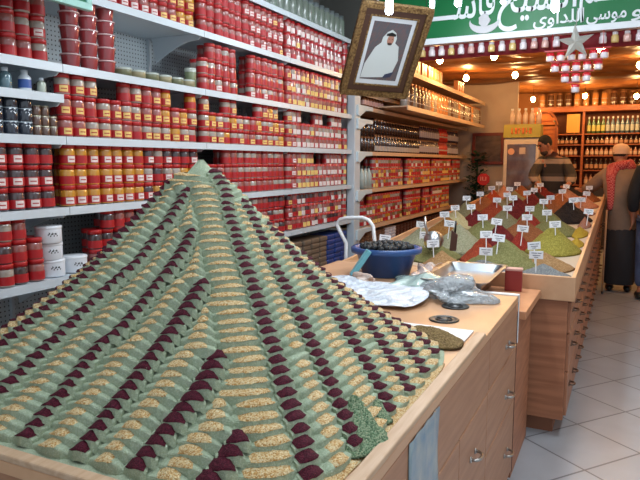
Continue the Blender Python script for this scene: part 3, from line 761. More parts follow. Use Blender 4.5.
for k in range(66):
    a = k*2.39996; q = math.sqrt((k+.5)/66)*.142
    if lm0 is None:
        m = MB(); m.ball((0,0,0), (.0185,.0165,.014), 10); lm0 = me_ = m.mesh('dried_lime', [LM])
    o = link('dried_lime', lm0, None, 0, (-1.17+q*math.cos(a), 3.24+q*math.sin(a), CT+.157+.022*(1-q/.142)+rr.uniform(-.003,.006)), (rr.uniform(0,3), rr.uniform(0,3), 0))
    tag(o, 'dark dried lime in the top layer of the blue basin', 'fruit', 'dried limes heaped in the blue basin')
# teal cutter leaning on the basin
t = thing('bar_tool', 'light teal bar tool with a metal foot leaning against the blue basin', 'tool', (-1.275, 2.975, CT+.012))
a_, b_v = Vector((0,0,0)), Vector((.085,.065,.15))
def bar(m, p0, p1, w, h, mi=0):
    p0, p1 = Vector(p0), Vector(p1); d = (p1-p0).normalized(); s = d.cross(Vector((0,0,1))).normalized(); u = s.cross(d)
    vs = [tuple(p+s*sx*w/2+u*sz*h/2) for p in (p0,p1) for sx, sz in ((-1,-1),(1,-1),(1,1),(-1,1))]
    m.add(vs, [(0,1,2,3),(7,6,5,4),(0,4,5,1),(1,5,6,2),(2,6,7,3),(3,7,4,0)], mi)
m = MB(); bar(m, (.008,.006,.016), (.085,.055,.15), .044, .028); m.build('handle', mat('teal_plastic', (104,168,178), .4), t, .005)
m = MB(); bar(m, (-.008,-.004,-.003), (.016,.012,.028), .026, .02); m.build('metal_foot', STEEL, t, .003)
o = crumple('paper_bag', mat('brown_paper', (176,140,118), .6, noise=((206,190,180), 12)), (-1.195, 2.955, CT+.003), (.06,.035,.028), 9, .6); tag(o, 'crumpled brown and clear packet at the foot of the basin', 'packet')
# white tubular trolley handle
t = thing('hand_trolley', 'white tubular push handle rising behind the blue basin', 'trolley', (-1.40, 3.72, 0))
K_ = 4.3/3.3
pts = [(x*K_, 0, max(.06, H+(z-H)*K_)) for x, z in ((-1.441,-.2),(-1.441,.878),(-1.441,1.086),(-1.487,1.165),(-1.5,1.195),(-1.48,1.222),(-1.44,1.232),(-1.34,1.238),(-1.30,1.225),(-1.274,1.193),(-1.26,1.084),(-1.26,-.2))]
t.location = (0, 4.3, 0); t.location = (-1.76, 4.3, 0); pts = [(x+1.76, y, z) for x, y, z in pts]
m = MB(); m.tube(pts, .0145, 10); m.build('push_handle', WHITEP, t)
m = MB(); m.box((-.13,-.02,.02),(.13,.3,.055)); m.build('deck', STEEL, t, .004)
# steel tray
t = thing('steel_tray', 'shallow rectangular steel tray bridging the counter end and the table', 'tray', (-.725, 3.24, CT+.008), 0)
def rrect(w, l, r, n=5):
    out = []
    for cx, cy, a0 in ((w-r,l-r,0),(-w+r,l-r,90),(-w+r,-l+r,180),(w-r,-l+r,270)):
        for k in range(n+1): a = R(a0+90*k/n); out.append((cx+r*math.cos(a), cy+r*math.sin(a)))
    return out
m = MB(); loops = [(.0,.0,.001,.0),(.125,.265,.03,0),(.15,.29,.04,.04),(.17,.31,.045,.042),(.17,.31,.045,.046),(.147,.287,.04,.045),(.121,.261,.03,.006)]
vs = []; n = 24
for w, l, r, z in loops[1:]: vs += [(x, y, z) for x, y in rrect(w, l, r)]
m.add(vs, [(j*n+i, j*n+(i+1)%n, (j+1)*n+(i+1)%n, (j+1)*n+i) for j in range(5) for i in range(n)]+[tuple(range(n))[::-1], tuple(range(5*n, 6*n))], 0, False)
m.build('pan', mat('dull_steel', (150,154,158), .3, metal=1), t)
o = sheet('film_bag', mat('rosy_film', (188,166,160), .2, coat=.6, noise=((214,196,188), 12), bump=(20, .8, .02)), -1.0, -.915, 3.13, 3.56, CT+.003, 14, 24,
          lambda u, v: .02+.03*math.sin(PI*v)+.008*math.sin(u*9+v*16), lambda u, v: (.015*math.sin(v*9), 0))
tag(o, 'rosy clear film bag tucked between basin and steel tray', 'bag')
t = thing('small_box', 'small dark red box standing on the low ledge by the steel tray', 'box', (-.52, 3.50, .851), .1)
m = MB(); m.box((-.045,-.03,0),(.045,.03,.115)); m.build('carton', mat('brick_red', (140,44,40), .5), t, .003)
m = MB(); m.box((-.047,-.032,.113),(.047,.032,.125)); m.build('flap', mat('flap_pale', (196,150,140), .5), t, .002)

# ------------------------------------------------------------------ spice display counter
DX0, DX1, DY0, DY1 = -1.6, -.21, 3.6, 8.8
SL = .045
def top(y): return CT+SL*(y-DY0)
t = thing('spice_counter', 'long wooden display counter of spice heaps with drawers facing the aisle', 'counter', (-.9, 6.2, 0))
def reld(m): return relc(m, -.9, 6.2)
def slab(x0, x1, y0, y1, dz0, dz1, lowflat=None):
    m = MB(); z = lambda y, d: top(y)+d
    lo = (lambda y: lowflat) if lowflat is not None else (lambda y: z(y, dz0))
    m.add([(x0,y0,lo(y0)),(x1,y0,lo(y0)),(x1,y1,lo(y1)),(x0,y1,lo(y1)),(x0,y0,z(y0,dz1)),(x1,y0,z(y0,dz1)),(x1,y1,z(y1,dz1)),(x0,y1,z(y1,dz1))],
          [(0,3,2,1),(4,5,6,7),(0,1,5,4),(1,2,6,5),(2,3,7,6),(3,0,4,7)]); return m
reld(slab(DX0+.04, DX1-.035, DY0+.03, DY1, 0, -.135, .1)).build('cabinet_body', ENDW, t, .003)
reld(slab(DX0, DX1-.02, DY0+.02, DY1, -.135, -.05)).build('tray_floor', mat('tray_paper', (188,168,146), .6), t)
reld(slab(DX0, DX1, DY0, DY0+.02, -.135, 0)).build('end_board', WOODTOP, t, .003)
reld(slab(DX1-.02, DX1, DY0+.02, DY1, -.135, 0)).build('side_board', WOODTOP, t, .003)
reld(slab(DX0, DX0+.02, DY0+.02, DY1, -.135, 0)).build('side_board', WOODTOP, t, .003)
reld(bx((DX0+.1, DY0+.09, 0), (DX1-.09, DY1, .1))).build('plinth', mat('plinth_wood', (138,88,62), .6), t)
XF = DX1-.035
k = 0; y = DY0+.05
while y < DY1-.5:
    zs = [.12, .38, .60, top(y)-.15]
    for a in range(3):
        f = reld(bx((XF, y, zs[a]+.004), (XF+.016, y+.545, zs[a+1]-.004))).build('drawer', mat('drawer_wood', (172,116,84), .45, noise=((150,98,70), 6)), t, .002)
        for hy in (.15, .40): reld(handle(MB(), y+hy, (zs[a]+zs[a+1])/2+.02, XF+.016, .06)).build('handle', mat('aged_metal', (120,100,88), .4, metal=.9), f)
    y += .555
# heaps of spice: (x, y, radius x, radius y, height, colours, name)
PC = {
 'grey': [(134,136,136),(120,122,124),(150,150,148),(126,130,132)], 'tan': [(172,130,84),(156,114,70),(184,144,98),(164,122,78)],
 'olive': [(130,126,74),(116,112,62),(146,140,88),(122,120,70)], 'redorange': [(166,62,34),(148,50,28),(178,78,44),(158,56,32)],
 'yellow-green': [(160,146,58),(144,130,48),(176,160,74),(152,140,56)], 'mustard': [(196,158,44),(182,142,36),(208,172,60),(190,152,44)],
 'sage': [(158,154,122),(144,140,108),(172,166,136),(152,148,116)], 'ochre brown': [(158,104,48),(142,90,38),(172,118,60),(150,98,44)],
 'dark red': [(112,26,26),(96,20,22),(128,36,34),(104,24,24)], 'cream': [(204,190,140),(190,174,124),(216,202,156),(198,182,132)],
 'red': [(156,44,30),(140,34,24),(170,58,40),(148,40,28)], 'black': [(38,28,26),(28,20,20),(50,38,34),(34,26,24)],
 'khaki': [(138,128,92),(124,114,80),(152,142,106),(130,122,86)], 'pinkish': [(184,128,104),(168,112,90),(198,142,118),(176,120,98)], 'rust': [(150,84,46),(134,72,38),(164,98,58),(142,78,42)]}
HEAPS = [(-.40,3.80,.19,.15,.03,'grey'),(-.75,3.80,.24,.12,.03,'grey'),(-.42,4.06,.21,.18,.05,'tan'),(-.66,4.02,.24,.26,.13,'olive'),(-.82,4.14,.14,.15,.12,'redorange'),
 (-1.02,3.86,.14,.16,.06,'tan'),(-1.16,4.14,.2,.2,.07,'olive'),(-1.42,4.0,.15,.24,.06,'mustard'),(-1.38,4.6,.17,.2,.09,'sage'),
 (-.44,4.68,.22,.27,.14,'yellow-green'),(-.66,4.62,.09,.11,.09,'red'),(-.82,4.74,.16,.18,.13,'dark red'),(-1.07,4.52,.21,.25,.14,'sage'),(-1.3,5.08,.2,.24,.12,'ochre brown'),
 (-.98,4.98,.22,.24,.12,'olive'),(-.70,5.10,.22,.25,.12,'rust'),(-.30,4.98,.07,.16,.01,'mustard'),(-.31,5.5,.08,.24,.02,'mustard'),(-.52,5.52,.21,.26,.10,'olive'),
 (-.74,5.66,.14,.2,.12,'red'),(-.95,5.66,.2,.22,.12,'khaki'),(-1.2,5.7,.18,.2,.11,'dark red'),(-1.37,5.62,.2,.24,.11,'cream'),(-.93,6.3,.24,.26,.17,'dark red'),
 (-.70,6.12,.22,.26,.15,'olive'),(-.46,6.34,.25,.26,.15,'black'),(-1.14,6.26,.2,.22,.13,'redorange'),(-1.42,6.3,.17,.26,.14,'khaki'),(-.30,6.0,.08,.18,.04,'pinkish'),
 (-.4,6.95,.2,.26,.05,'pinkish'),(-.66,6.85,.18,.24,.09,'rust'),(-.88,7.05,.2,.26,.14,'dark red'),(-1.12,6.9,.2,.24,.12,'khaki'),(-1.38,7.0,.2,.26,.11,'rust'),
 (-.38,7.6,.2,.28,.06,'pinkish'),(-.64,7.55,.2,.26,.1,'rust'),(-.9,7.6,.2,.26,.11,'black'),(-1.16,7.6,.2,.26,.12,'khaki'),(-1.42,7.7,.17,.28,.12,'redorange'),
 (-.38,8.3,.2,.28,.07,'rust'),(-.64,8.25,.2,.28,.1,'pinkish'),(-.92,8.3,.2,.28,.12,'dark red'),(-1.18,8.3,.2,.28,.13,'rust'),(-1.42,8.4,.17,.28,.12,'pinkish')]
rowlab = lambda y: 'front row of the display' if y < 4.3 else 'second row of the display' if y < 4.9 else 'middle of the display' if y < 5.9 else 'rear half of the display' if y < 7.3 else 'far end of the display'
collab = lambda x: 'beside the aisle' if x > -.5 else 'right of centre' if x > -.85 else 'left of centre' if x > -1.15 else 'by the wall shelves'
HEAPDATA = []
seen = set()
for i, (x, y, rx, ry, h, c) in enumerate(HEAPS):
    mt = MATS.get('spice_'+c) or grains('spice_'+c, [tuple(int(v*.84+6) for v in q) for q in PC[c]], 160, .9, .003)
    o = heap('spice_heap', mt, x, y, top(y)-.048, min(rx*1.1, DX1-.03-x, x-DX0-.03)*.97, ry*1.05, h+.045, 100+i, None, .92, 10, 30, .07)
    o.rotation_euler = (math.atan(SL), 0, 0)
    lb = '%s spice heap %s, %s' % (c, collab(x), rowlab(y))
    if lb in seen: lb = '%s %s spice heap %s, %s' % ('flatter' if h < .1 else 'steeper', c, collab(x), rowlab(y))
    if lb in seen: lb = lb.replace('spice heap', 'spice heap farther back')
    seen.add(lb)
    tag(o, lb, 'spice heap'); HEAPDATA.append((x, y, h, c, lb))
# white price cards on sticks
CARD = mat('card_white', (232,234,238), .5); INK = mat('card_ink', (112,116,130), .6)
def card(w=.076, h=.046):
    t = thing('price_card', '', 'price card')
    m = MB(); m.box((-w/2,-.0015,.05),(w/2,.0015,.05+h)); m.build('card', CARD, t)
    m = MB(); m.box((-.003,-.001,-.05),(.003,.001,.055)); m.build('stick', CARD, t)
    m = MB()
    for q, (a, b, z) in enumerate(((-.7,.1,.72),(.2,.75,.72),(-.5,.6,.42),(-.3,.3,.2))): m.box((a*w/2,-.0022,.05+h*z-.0022),(b*w/2,-.0016,.05+h*z+.0022))
    m.build('writing', INK, t)
    return t
cp = card(); first = True
TAGS = [(x, y-.08, h*.55, c, lb) for x, y, h, c, lb in HEAPDATA if not (c in ('mustard',) and x > -.35)]
rr = random.Random(21)
for x, y, h, c, lb in TAGS:
    o = cp if first else copytree(cp); first = False
    o.location = (x+rr.uniform(-.05,.05), y+rr.uniform(-.05,.03), top(y)+h-.0); o.rotation_euler = (R(rr.uniform(-8,8)), R(rr.uniform(-6,6)), R(rr.uniform(0,22)))
    tag(o, 'price card in the '+lb.replace('spice heap ', 'heap '), 'price card', 'price cards in the spice heaps')
# scoops
t = thing('metal_scoop', 'round-mouthed steel scoop standing in the heaps behind the blue basin', 'scoop', (-1.12, 4.02, .985))
m = MB(); m.lathe([(.0,.07),(.03,.068),(.055,.05),(.068,.0),(.066,-.005),(.052,.045),(.028,.062),(0,.064)], seg=28, M=Matrix.Rotation(R(70),4,'X')@Matrix.Translation((0,0,0)))
m.v = [(x, y, z+.05) for x,y,z in m.v]; m.build('bowl', STEEL, t)
m = MB(); m.tube([(-.03,-.05,.1),(-.05,-.03,.16),(-.055,-.02,.21)], .009, 8); m.build('handle', CHROME, t)
t = thing('wooden_scoop', 'dark wooden-handled scoop standing upright right of the steel scoop', 'scoop', (-1.0, 4.06, .97))
m = MB(); m.prism([(-.022,0),(.022,0),(.03,.11),(-.01,.14)], 1, -.008, .008); m.build('blade', mat('dark_wood', (74,46,36), .5), t, .003)
m = MB(); m.tube([(.012,0,.12),(.016,0,.2)], .007, 8); m.build('handle', BLACK, t)
#@@PART3
# ------------------------------------------------------------------ sign, valance, star and hanging lanterns
FM = {'م':(0xFEE1,0xFEE2,0xFEE3,0xFEE4),'و':(0xFEED,0xFEEE),'س':(0xFEB1,0xFEB2,0xFEB3,0xFEB4),'ى':(0xFEEF,0xFEF0),'ا':(0xFE8D,0xFE8E),'ل':(0xFEDD,0xFEDE,0xFEDF,0xFEE0),
      'د':(0xFEA9,0xFEAA),'ش':(0xFEB5,0xFEB6,0xFEB7,0xFEB8),'ي':(0xFEF1,0xFEF2,0xFEF3,0xFEF4),'خ':(0xFEA5,0xFEA6,0xFEA7,0xFEA8),'ق':(0xFED5,0xFED6,0xFED7,0xFED8),'ج':(0xFE9D,0xFE9E,0xFE9F,0xFEA0)}
def shape(s):
    out = []
    for i, ch in enumerate(s):
        if ch not in FM: out.append(ch); continue
        prev = s[i-1] if i else ' '; nxt = s[i+1] if i+1 < len(s) else ' '
        jp = prev == 'ـ' or (prev in FM and len(FM[prev]) == 4); jn = len(FM[ch]) == 4 and (nxt in FM or nxt == 'ـ')
        out.append(chr(FM[ch][3 if jp and jn else 2 if jn else 1 if jp else 0]))
    return ''.join(reversed(out))
SY = 5.9
sg = thing('shop_sign', 'large green hanging sign with white lettering over the inner shop', 'sign', (-.5, SY, 2.66))
m = MB(); m.box((-1.75,0,.05),(2.3,.06,.86)); m.build('panel', GREEN, sg, .004)
m = MB(); m.box((-1.75,-.012,-.005),(2.3,.07,.05)); m.box((-1.76,-.012,-.005),(-1.74,.07,.87)); m.build('border', SIGNW, sg, .003)
def text(s, x, x1, z, size, parent, mt, y=-.004, bold=.004, name='lettering', raw=False):
    c = bpy.data.curves.new(name, 'FONT'); c.body = s if raw else shape(s); c.size = size; c.extrude = .003; c.offset = bold; c.resolution_u = 3
    o = bpy.data.objects.new(name, c); COL.objects.link(o); c.materials.append(mt)
    me = bpy.data.meshes.new_from_object(o.evaluated_get(bpy.context.evaluated_depsgraph_get())); me.name = name
    bpy.data.objects.remove(o); o = link(name, me, parent)
    xs_ = [v.co.x for v in me.vertices]; k = (x1-x)/(max(xs_)-min(xs_)); o.location = (x-min(xs_)*k, y, z); o.rotation_euler = (R(90),0,0); o.scale = (k,1,1); return o
SEEN, MEEM = '\uFEB3', '\uFEE2'
text(SEEN, -1.00, -.80, .207, .36, sg, SIGNW, raw=True)
m = MB(); m.box((-1.75,-.0035,.207),(-.985,-.001,.245)); m.build('lettering', SIGNW, sg)
text('قا', -.775, -.63, .215, .40, sg, SIGNW)
text('الشيخ', -.605, .05, .215, .40, sg, SIGNW)
text(MEEM, .075, .22, .235, .40, sg, SIGNW, raw=True)
m = MB(); m.box((.205,-.0035,.235),(.60,-.001,.272)); m.build('lettering', SIGNW, sg)
text('اللداوى', -.295, .115, .085, .15, sg, SIGNW, bold=.002)
text('موسى', .135, .44, .085, .15, sg, SIGNW, bold=.002)
text('و', .475, .56, .085, .15, sg, SIGNW, bold=.002)
# palm-like emblem between two horns
m = MB(); C0 = (-.72, .135)
pts_o = []; pts_i = []
for k in range(13):
    a = PI+PI*k/12; pts_o.append((C0[0]+.135*math.cos(a), C0[1]+.02+.10*math.sin(a))); pts_i.append((C0[0]+.128*math.cos(a), C0[1]+.045+.062*math.sin(a)))
for k in range(12): m.prism([pts_o[k], pts_o[k+1], pts_i[k+1], pts_i[k]], 1, -.012, .0)
m.prism([(C0[0]+.05*math.cos(2*PI*k/14)*(1+.15*math.cos(3*k)), C0[1]+.035+.058*math.sin(2*PI*k/14)) for k in range(14)], 1, -.014, 0)
m.build('emblem', mat('emblem_silver', (196,196,200), .4), sg)
# maroon valance
va = thing('maroon_valance', 'maroon cloth strip hanging under the green sign', 'valance', (-.5, SY, 2.55))
m = MB(); n = 160; vs = []
for i in range(n+1):
    x = -1.75+4.05*i/n
    for z in (.10, .04, -.03): vs.append((x, .045+.012*math.sin(i*.9)*(1 if z < .1 else .3), z))
m.add(vs, [(3*i+q, 3*(i+1)+q, 3*(i+1)+q+1, 3*i+q+1) for i in range(n) for q in range(2)], 0, True)
o = m.build('cloth', MAROON, va); s_ = o.modifiers.new('s','SOLIDIFY'); s_.thickness = .006
# little jars hung along it
GLS = mat('lantern_glass', (206,160,150), .12, coat=1, spec=.8); CAPM = mat('lantern_cap', (186,176,178), .3)
def lantern(col, capc):
    t = thing('hanging_jar', '', 'jar')
    m = MB(); m.lathe([(0,-.095),(.028,-.095),(.031,-.085),(.031,-.045),(.022,-.03)], seg=14); m.build('glass_body', col, t)
    m = MB(); m.lathe([(.0225,-.032),(.0225,-.008),(0,-.006)], seg=12); m.build('cap', capc, t); return t
lp = [lantern(GLS, CAPM), lantern(mat('amber_glass', (206,176,110), .15, coat=1), CAPM), lantern(mat('white_glass', (222,210,214), .15, coat=1), CAPM)]
RF = mat('red_glass', (196,30,44), .12, coat=1)
x = -2.16; i = 0
pat = [0,2,0,0,1,2,2,1,2,0,2,1,2,1,2,0,0,2,2,1,2,2,1]
while x < .9:
    if not (-.55 < x < -.25):
        place(lp[pat[i % 23]], (x, SY-.005, 2.64), '%s hanging jar in the row along the maroon valance' % ['rosy','amber','white'][pat[i % 23]], 'jar', '%s jars hanging under the sign' % ['rosy','amber','white'][pat[i % 23]])
    x += .092; i += 1
# star and inverted triangle of jars
ch = thing('lantern_cluster', 'red inverted triangle frame of hanging glass jars under the star', 'ornament', (-.42, SY-.09, 2.5))
m = MB()
for k, (w, z) in enumerate(((.25,.0),(.19,-.09),(.125,-.18),(.06,-.27))):
    m.box((-w-.01,-.008,z-.008),(w+.01,.008,z+.004))
m.tube([(-.2,0,.14),(-.2,0,0)], .003, 6); m.tube([(.2,0,.14),(.2,0,0)], .003, 6); m.tube([(-.2,0,0),(-.04,0,-.27)], .004, 6); m.tube([(.2,0,0),(.04,0,-.27)], .004, 6)
m.build('frame', mat('red_metal', (170,24,34), .35), ch)
def hjar(z):
    pass
lr = thing('cluster_jar', '', 'jar')
m = MB(); m.lathe([(0,-.08),(.03,-.08),(.033,-.07),(.033,-.035)], seg=14); m.build('glass_body', mat('white_glass', (222,210,214)), lr)
m = MB(); m.lathe([(.034,-.037),(.034,-.01),(0,-.008)], seg=14); m.build('cap', RF, lr)
for row, (n, z) in enumerate(((6, 0), (5, -.09), (3, -.18), (1, -.27))):
    for q in range(n):
        o = place(lr, (-.42+(q-(n-1)/2)*.085, SY-.09, 2.5+z-.008), 'red-capped hanging jar in the %s row of the lantern triangle' % ['top','second','third','lowest'][row], 'jar', 'red-capped jars, %s row of the triangle' % ['top','second','third','lowest'][row])
st = MB(); pts = []
for k in range(10):
    a = PI/2+2*PI*k/10+R(4); r = .15 if k % 2 == 0 else .055; pts.append((r*math.cos(a), r*math.sin(a)))
n = len(pts); vs = [(p[0], -.004, p[1]) for p in pts]+[(p[0], .004, p[1]) for p in pts]+[(0,-.03,0),(0,.03,0)]
st.add(vs, [(i, (i+1)%n, 20) for i in range(n)]+[(10+(i+1)%n, 10+i, 21) for i in range(n)]+[(i, 10+i, 10+(i+1)%n, (i+1)%n) for i in range(n)])
st.tube([(0,0,.14),(0,0,.25),(0,.12,.30)], .003, 6)
o = st.build('star', mat('silver_star', (186,184,176), .35, metal=.5), None, 0, (-.43, SY-.16, 2.545)); tag(o, 'silver five-pointed star hanging before the green sign', 'star')

# small green framed sign above the leftmost bay
t = thing('framed_sign', 'green board in a pale frame at the top left edge', 'sign', (SX+.17, 2.19, 2.235))
m = MB(); m.box((-.012,-1.2,.03),(.0,-.03,.5)); m.build('panel', mat('green_board', (30,120,84), .3), t)
m = MB(); m.box((-.02,-1.23,0),(.01,0,.03)); m.box((-.02,-.03,.03),(.01,0,.53)); m.build('frame', mat('mint_frame', (150,196,184), .4), t, .003)

# ------------------------------------------------------------------ gilt framed portrait, leaning out from the ceiling
def frame_axes():
    h, l, r = R(46.8), R(33.8), R(-2.39)
    wv = Vector((math.sin(h), math.cos(h), 0)); n = Vector((math.cos(h), -math.sin(h), 0))
    u = n*math.sin(l)+Vector((0,0,1))*math.cos(l)
    W = math.cos(r)*wv+math.sin(r)*u; U = -math.sin(r)*wv+math.cos(r)*u
    return W.normalized(), U.normalized()
W, U = frame_axes(); N = W.cross(U).normalized()
BL = Vector((-1.9756, 4.3781, 2.073))
if N.dot(-BL+Vector((0,0,H))) < 0: N = -N
fw_, fl = .553, .712
ctr = BL+W*fw_/2+U*fl/2
pf = thing('framed_portrait', 'gilt framed portrait of a seated man in white robe and headdress, leaning outward overhead', 'picture', ctr)
M = Matrix((W, U, N)).transposed().to_4x4()   # local x right, y up, z towards the viewer
def fr(w, l, t_, z0, z1, name, mt, bev=.004):
    m = MB()
    for (a, b) in (((-w,-l),(w,-l+t_)), ((-w,l-t_),(w,l)), ((-w,-l+t_),(-w+t_,l-t_)), ((w-t_,-l+t_),(w,l-t_))): m.box((a[0],a[1],z0),(b[0],b[1],z1))
    m.v = [tuple(M @ Vector(v)) for v in m.v]; return m.build(name, mt, pf, bev)
hw, hl = fw_/2, fl/2
fr(hw, hl, .045, -.01, .03, 'outer_frame', GOLD, .008)
fr(hw-.045, hl-.045, .05, -.01, .016, 'inner_frame', mat('dark_frame', (70,46,36), .4))
fr(hw-.088, hl-.088, .012, -.008, .02, 'gilt_slip', GOLD)
def panel(poly, z, name, mt):
    m = MB(); m.add([(x, y, z) for x, y in poly]+[(x, y, z-.002) for x, y in poly], [tuple(range(len(poly))), tuple(range(len(poly), 2*len(poly)))[::-1]]+[(i, (i+1)%len(poly), len(poly)+(i+1)%len(poly), len(poly)+i) for i in range(len(poly))])
    m.v = [tuple(M @ Vector(v)) for v in m.v]; return m.build(name, mt, pf)
w2, l2 = hw-.09, hl-.09
panel([(-w2,-l2),(w2,-l2),(w2,l2),(-w2,l2)], .004, 'mount', mat('pale_mount', (206,212,218), .3, coat=.5))
w3, l3 = w2-.040, l2-.045
ph = panel([(-w3,-l3),(w3,-l3),(w3,l3),(-w3,l3)], .006, 'photograph', mat('bookcase_print', (74,84,92), .3, noise=((104,82,84), 26, (1,6,1)), coat=.5))
RB = mat('print_white', (196,204,204), .3, coat=.4); SK = mat('print_skin', (168,122,104), .4)
def e2(cx, cy, rx, ry, n=20, a0=0, a1=2*PI): return [(cx+rx*math.cos(a0+(a1-a0)*k/n), cy+ry*math.sin(a0+(a1-a0)*k/n)) for k in range(n)]
panel([(-w3,-l3+.01),(w3*.62,-l3+.03),(w3*.8,-l3*.25),(w3*.62,.05),(w3*.2,.09),(-w3*.2,.09),(-w3*.62,.03),(-w3*.95,-l3*.45)], .008, 'robe', RB)
panel([(-.055,.04),(.0,.02),(.052,.04),(.058,.11),(.042,.15),(.008,.17),(-.025,.15),(-.05,.11)], .0095, 'headdress', RB)
panel(e2(.012,.095,.026,.040), .011, 'face', SK)
panel([(-.028,.124),(.043,.124),(.044,.139),(.01,.152),(-.027,.139)], .0125, 'head_cord', BLACK)
bd = mat('print_dark', (60,50,48), .4)
for x in (.0,.024): panel(e2(x,.102,.005,.003,8), .0125, 'eye', bd)
panel(e2(.012,.066,.018,.01,12), .0125, 'beard', bd)
panel(e2(.012,.074,.008,.003,8), .0135, 'mouth', mat('print_mouth', (130,70,64), .4))
panel([(w3*.2,-l3+.02),(w3*.62,-l3+.03),(w3*.75,-l3+.075),(w3*.3,-l3+.05)], .0095, 'chair_arm', mat('print_navy', (50,58,84), .4))
m = MB()
for sx in (-1, 1):
    p = M @ Vector((sx*(hw-.05), hl-.02, -.01)); m.tube([tuple(p), (p.x*1.0, p.y, 3.55-ctr.z)], .002, 6)
m.build('hanging_wire', mat('wire', (90,90,90), .4, metal=1), pf)

# ------------------------------------------------------------------ lamps
def light(name, kind, loc, energy, col, size=.1, rot=None, sy=None):
    l = bpy.data.lights.new(name, kind); l.energy = energy; l.color = col
    if kind == 'AREA':
        l.size = size
        if sy: l.shape = 'RECTANGLE'; l.size_y = sy
    else: l.shadow_soft_size = size
    o = bpy.data.objects.new(name, l); COL.objects.link(o); o.location = loc
    if rot: o.rotation_euler = rot
    return o
COOL = (.86,.94,1.0); WARM = (1.0,.56,.22)
CFL = mat('cfl_glow', (235,245,255), .4, emit=((225,240,255), 14))
for i, (x, y, z, nm) in enumerate(((-1.194,3.3,2.348,'before the gilt frame'), (-.894,3.6,2.423,'left of centre over the sign lettering'), (-.357,3.4,2.295,'brightest, before the right half of the sign'), (-1.449,5.0,2.77,'stand-in for the faint reflection by the gilt frame corner'), (-.899,5.0,2.741,'small one before the sign lettering'))):  # the bulb by the gilt frame corner stands in for a bluish reflection
    t = thing('tube_bulb', 'hanging white fluorescent bulb, '+nm, 'lamp', (x, y, z))
    m = MB()
    for a in range(3):
        ca, sa = math.cos(a*PI*2/3), math.sin(a*PI*2/3)
        m.tube([(.013*ca-.008*sa,.013*sa+.008*ca,.13),(.013*ca-.008*sa,.013*sa+.008*ca,.01),(.013*ca,.013*sa,.002),(.013*ca+.008*sa,.013*sa-.008*ca,.01),(.013*ca+.008*sa,.013*sa-.008*ca,.13)], .0055, 6)
    m.build('glow_tube', CFL, t)
    m = MB(); m.lathe([(.024,.13),(.026,.17),(.014,.2),(.013,.23),(0,.23)], seg=14); m.build('socket', WHITEP, t)
    m = MB(); m.tube([(0,0,.23),(0,0,3.55-z)], .003, 6); m.build('cord', BLACK, t)
    light('bulb_light', 'POINT', (x, y, z-.04), 12, COOL, .05)
# unseen tube fixtures, added to light the front shop
for i, (x, y) in enumerate(((-1.0, 1.5), (.6, 1.5), (-1.0, 3.9), (.6, 3.9))):
    t = thing('fill_fixture', ['near left','near right','far left','far right'][i]+' added fluorescent fill fitting, unseen above the front shop', 'lamp', (x, y, 3.5))
    m = MB(); m.box((-.1,-.62,0),(.1,.62,.048)); m.build('housing', WHITEP, t)
    m = MB(); m.tube([(-.05,-.6,-.02),(-.05,.6,-.02)], .014, 8); m.build('tube', CFL, t); m = MB(); m.tube([(.05,-.6,-.02),(.05,.6,-.02)], .014, 8); m.build('tube', CFL, t)
    light('fill_light', 'AREA', (x, y, 3.44), 24, COOL, .25, None, 1.2)
# incandescent bulbs under the satin
GLOW = mat('bulb_glow', (255,226,170), .4, emit=((255,200,120), 110))
BUL = [(-2.03,7.38,2.75),(-1.406,7.38,2.75),(-2.11,9.08,2.75),(-1.436,9.08,2.75),(-2.15,11.5,2.70),(-1.50,11.5,2.64),(-.672,11.5,2.66),(.094,8.84,2.75),(.10,11.5,2.62),(-.3,7.4,2.75),(.9,8.8,2.75),(1.0,11.0,2.75),(.8,7.2,2.75)]
nmz = ['first row, nearest the shelves','first row, second bulb','second row, above the shelf end','second row, second bulb','third row, over the wall picture','third row, over the fridge','third row, over the back shelves','second row, at the right edge','third row, at the right edge','first row, third bulb','second row, far right','third row, far right','first row, far right']
for (x, y, z), nm in zip(BUL, nmz):
    t = thing('light_bulb', 'glowing warm bulb under the satin ceiling, '+nm, 'lamp', (x, y, z))
    m = MB(); m.ball((0,0,0), (.04,.04,.046), 12); m.build('glass_bulb', GLOW, t)
    m = MB(); m.lathe([(.016,.034),(.02,.05),(.02,.09),(0,.095)], seg=12); m.build('socket', mat('brass', (150,110,60), .4, metal=.6), t)
    m = MB(); m.tube([(0,0,.09),(0,0,2.86-z+.02)], .003, 6); m.build('cord', BLACK, t)
    light('bulb_light', 'POINT', (x, y, z-.07), 14, WARM, .04)

# ------------------------------------------------------------------ far end of the inner shop
ORW = mat('orange_wood', (178,96,44), .45, noise=((152,78,34), 5, (1,1,6)))
t = thing('back_shelving', 'tall orange wood shelving of bottles across the far wall', 'shelf', (-.65, 12.3, 0))
BY0 = 12.3; bxs = [-1.54, -.72, .45, 1.3]
m = MB(); m.box((-1.6+.65,-.02+.3,0),(1.9+.65,.32,2.5)); m.build('back_panel', mat('dark_back', (110,56,30), .7), t)
for x in bxs: m = MB(); m.box((x+.65-.02,-.02,0),(x+.65+.02,.28,2.48)); m.build('upright', ORW, t)
m = MB(); m.box((-1.6+.65,-.05,2.46),(1.9+.65,.32,2.56)); m.build('cornice', ORW, t, .006)
zl = [1.15, 1.42, 1.68, 1.88, 2.07]
for z in zl: m = MB(); m.box((-1.52+.65,-.01,z-.018),(1.28+.65,.28,z)); m.build('shelf_board', ORW, t)
m = MB(); m.box((-.95+.0,-.06,0),(2.0,-.02,1.1)); m.build('base_doors', mat('dark_base', (50,40,40), .5), t)
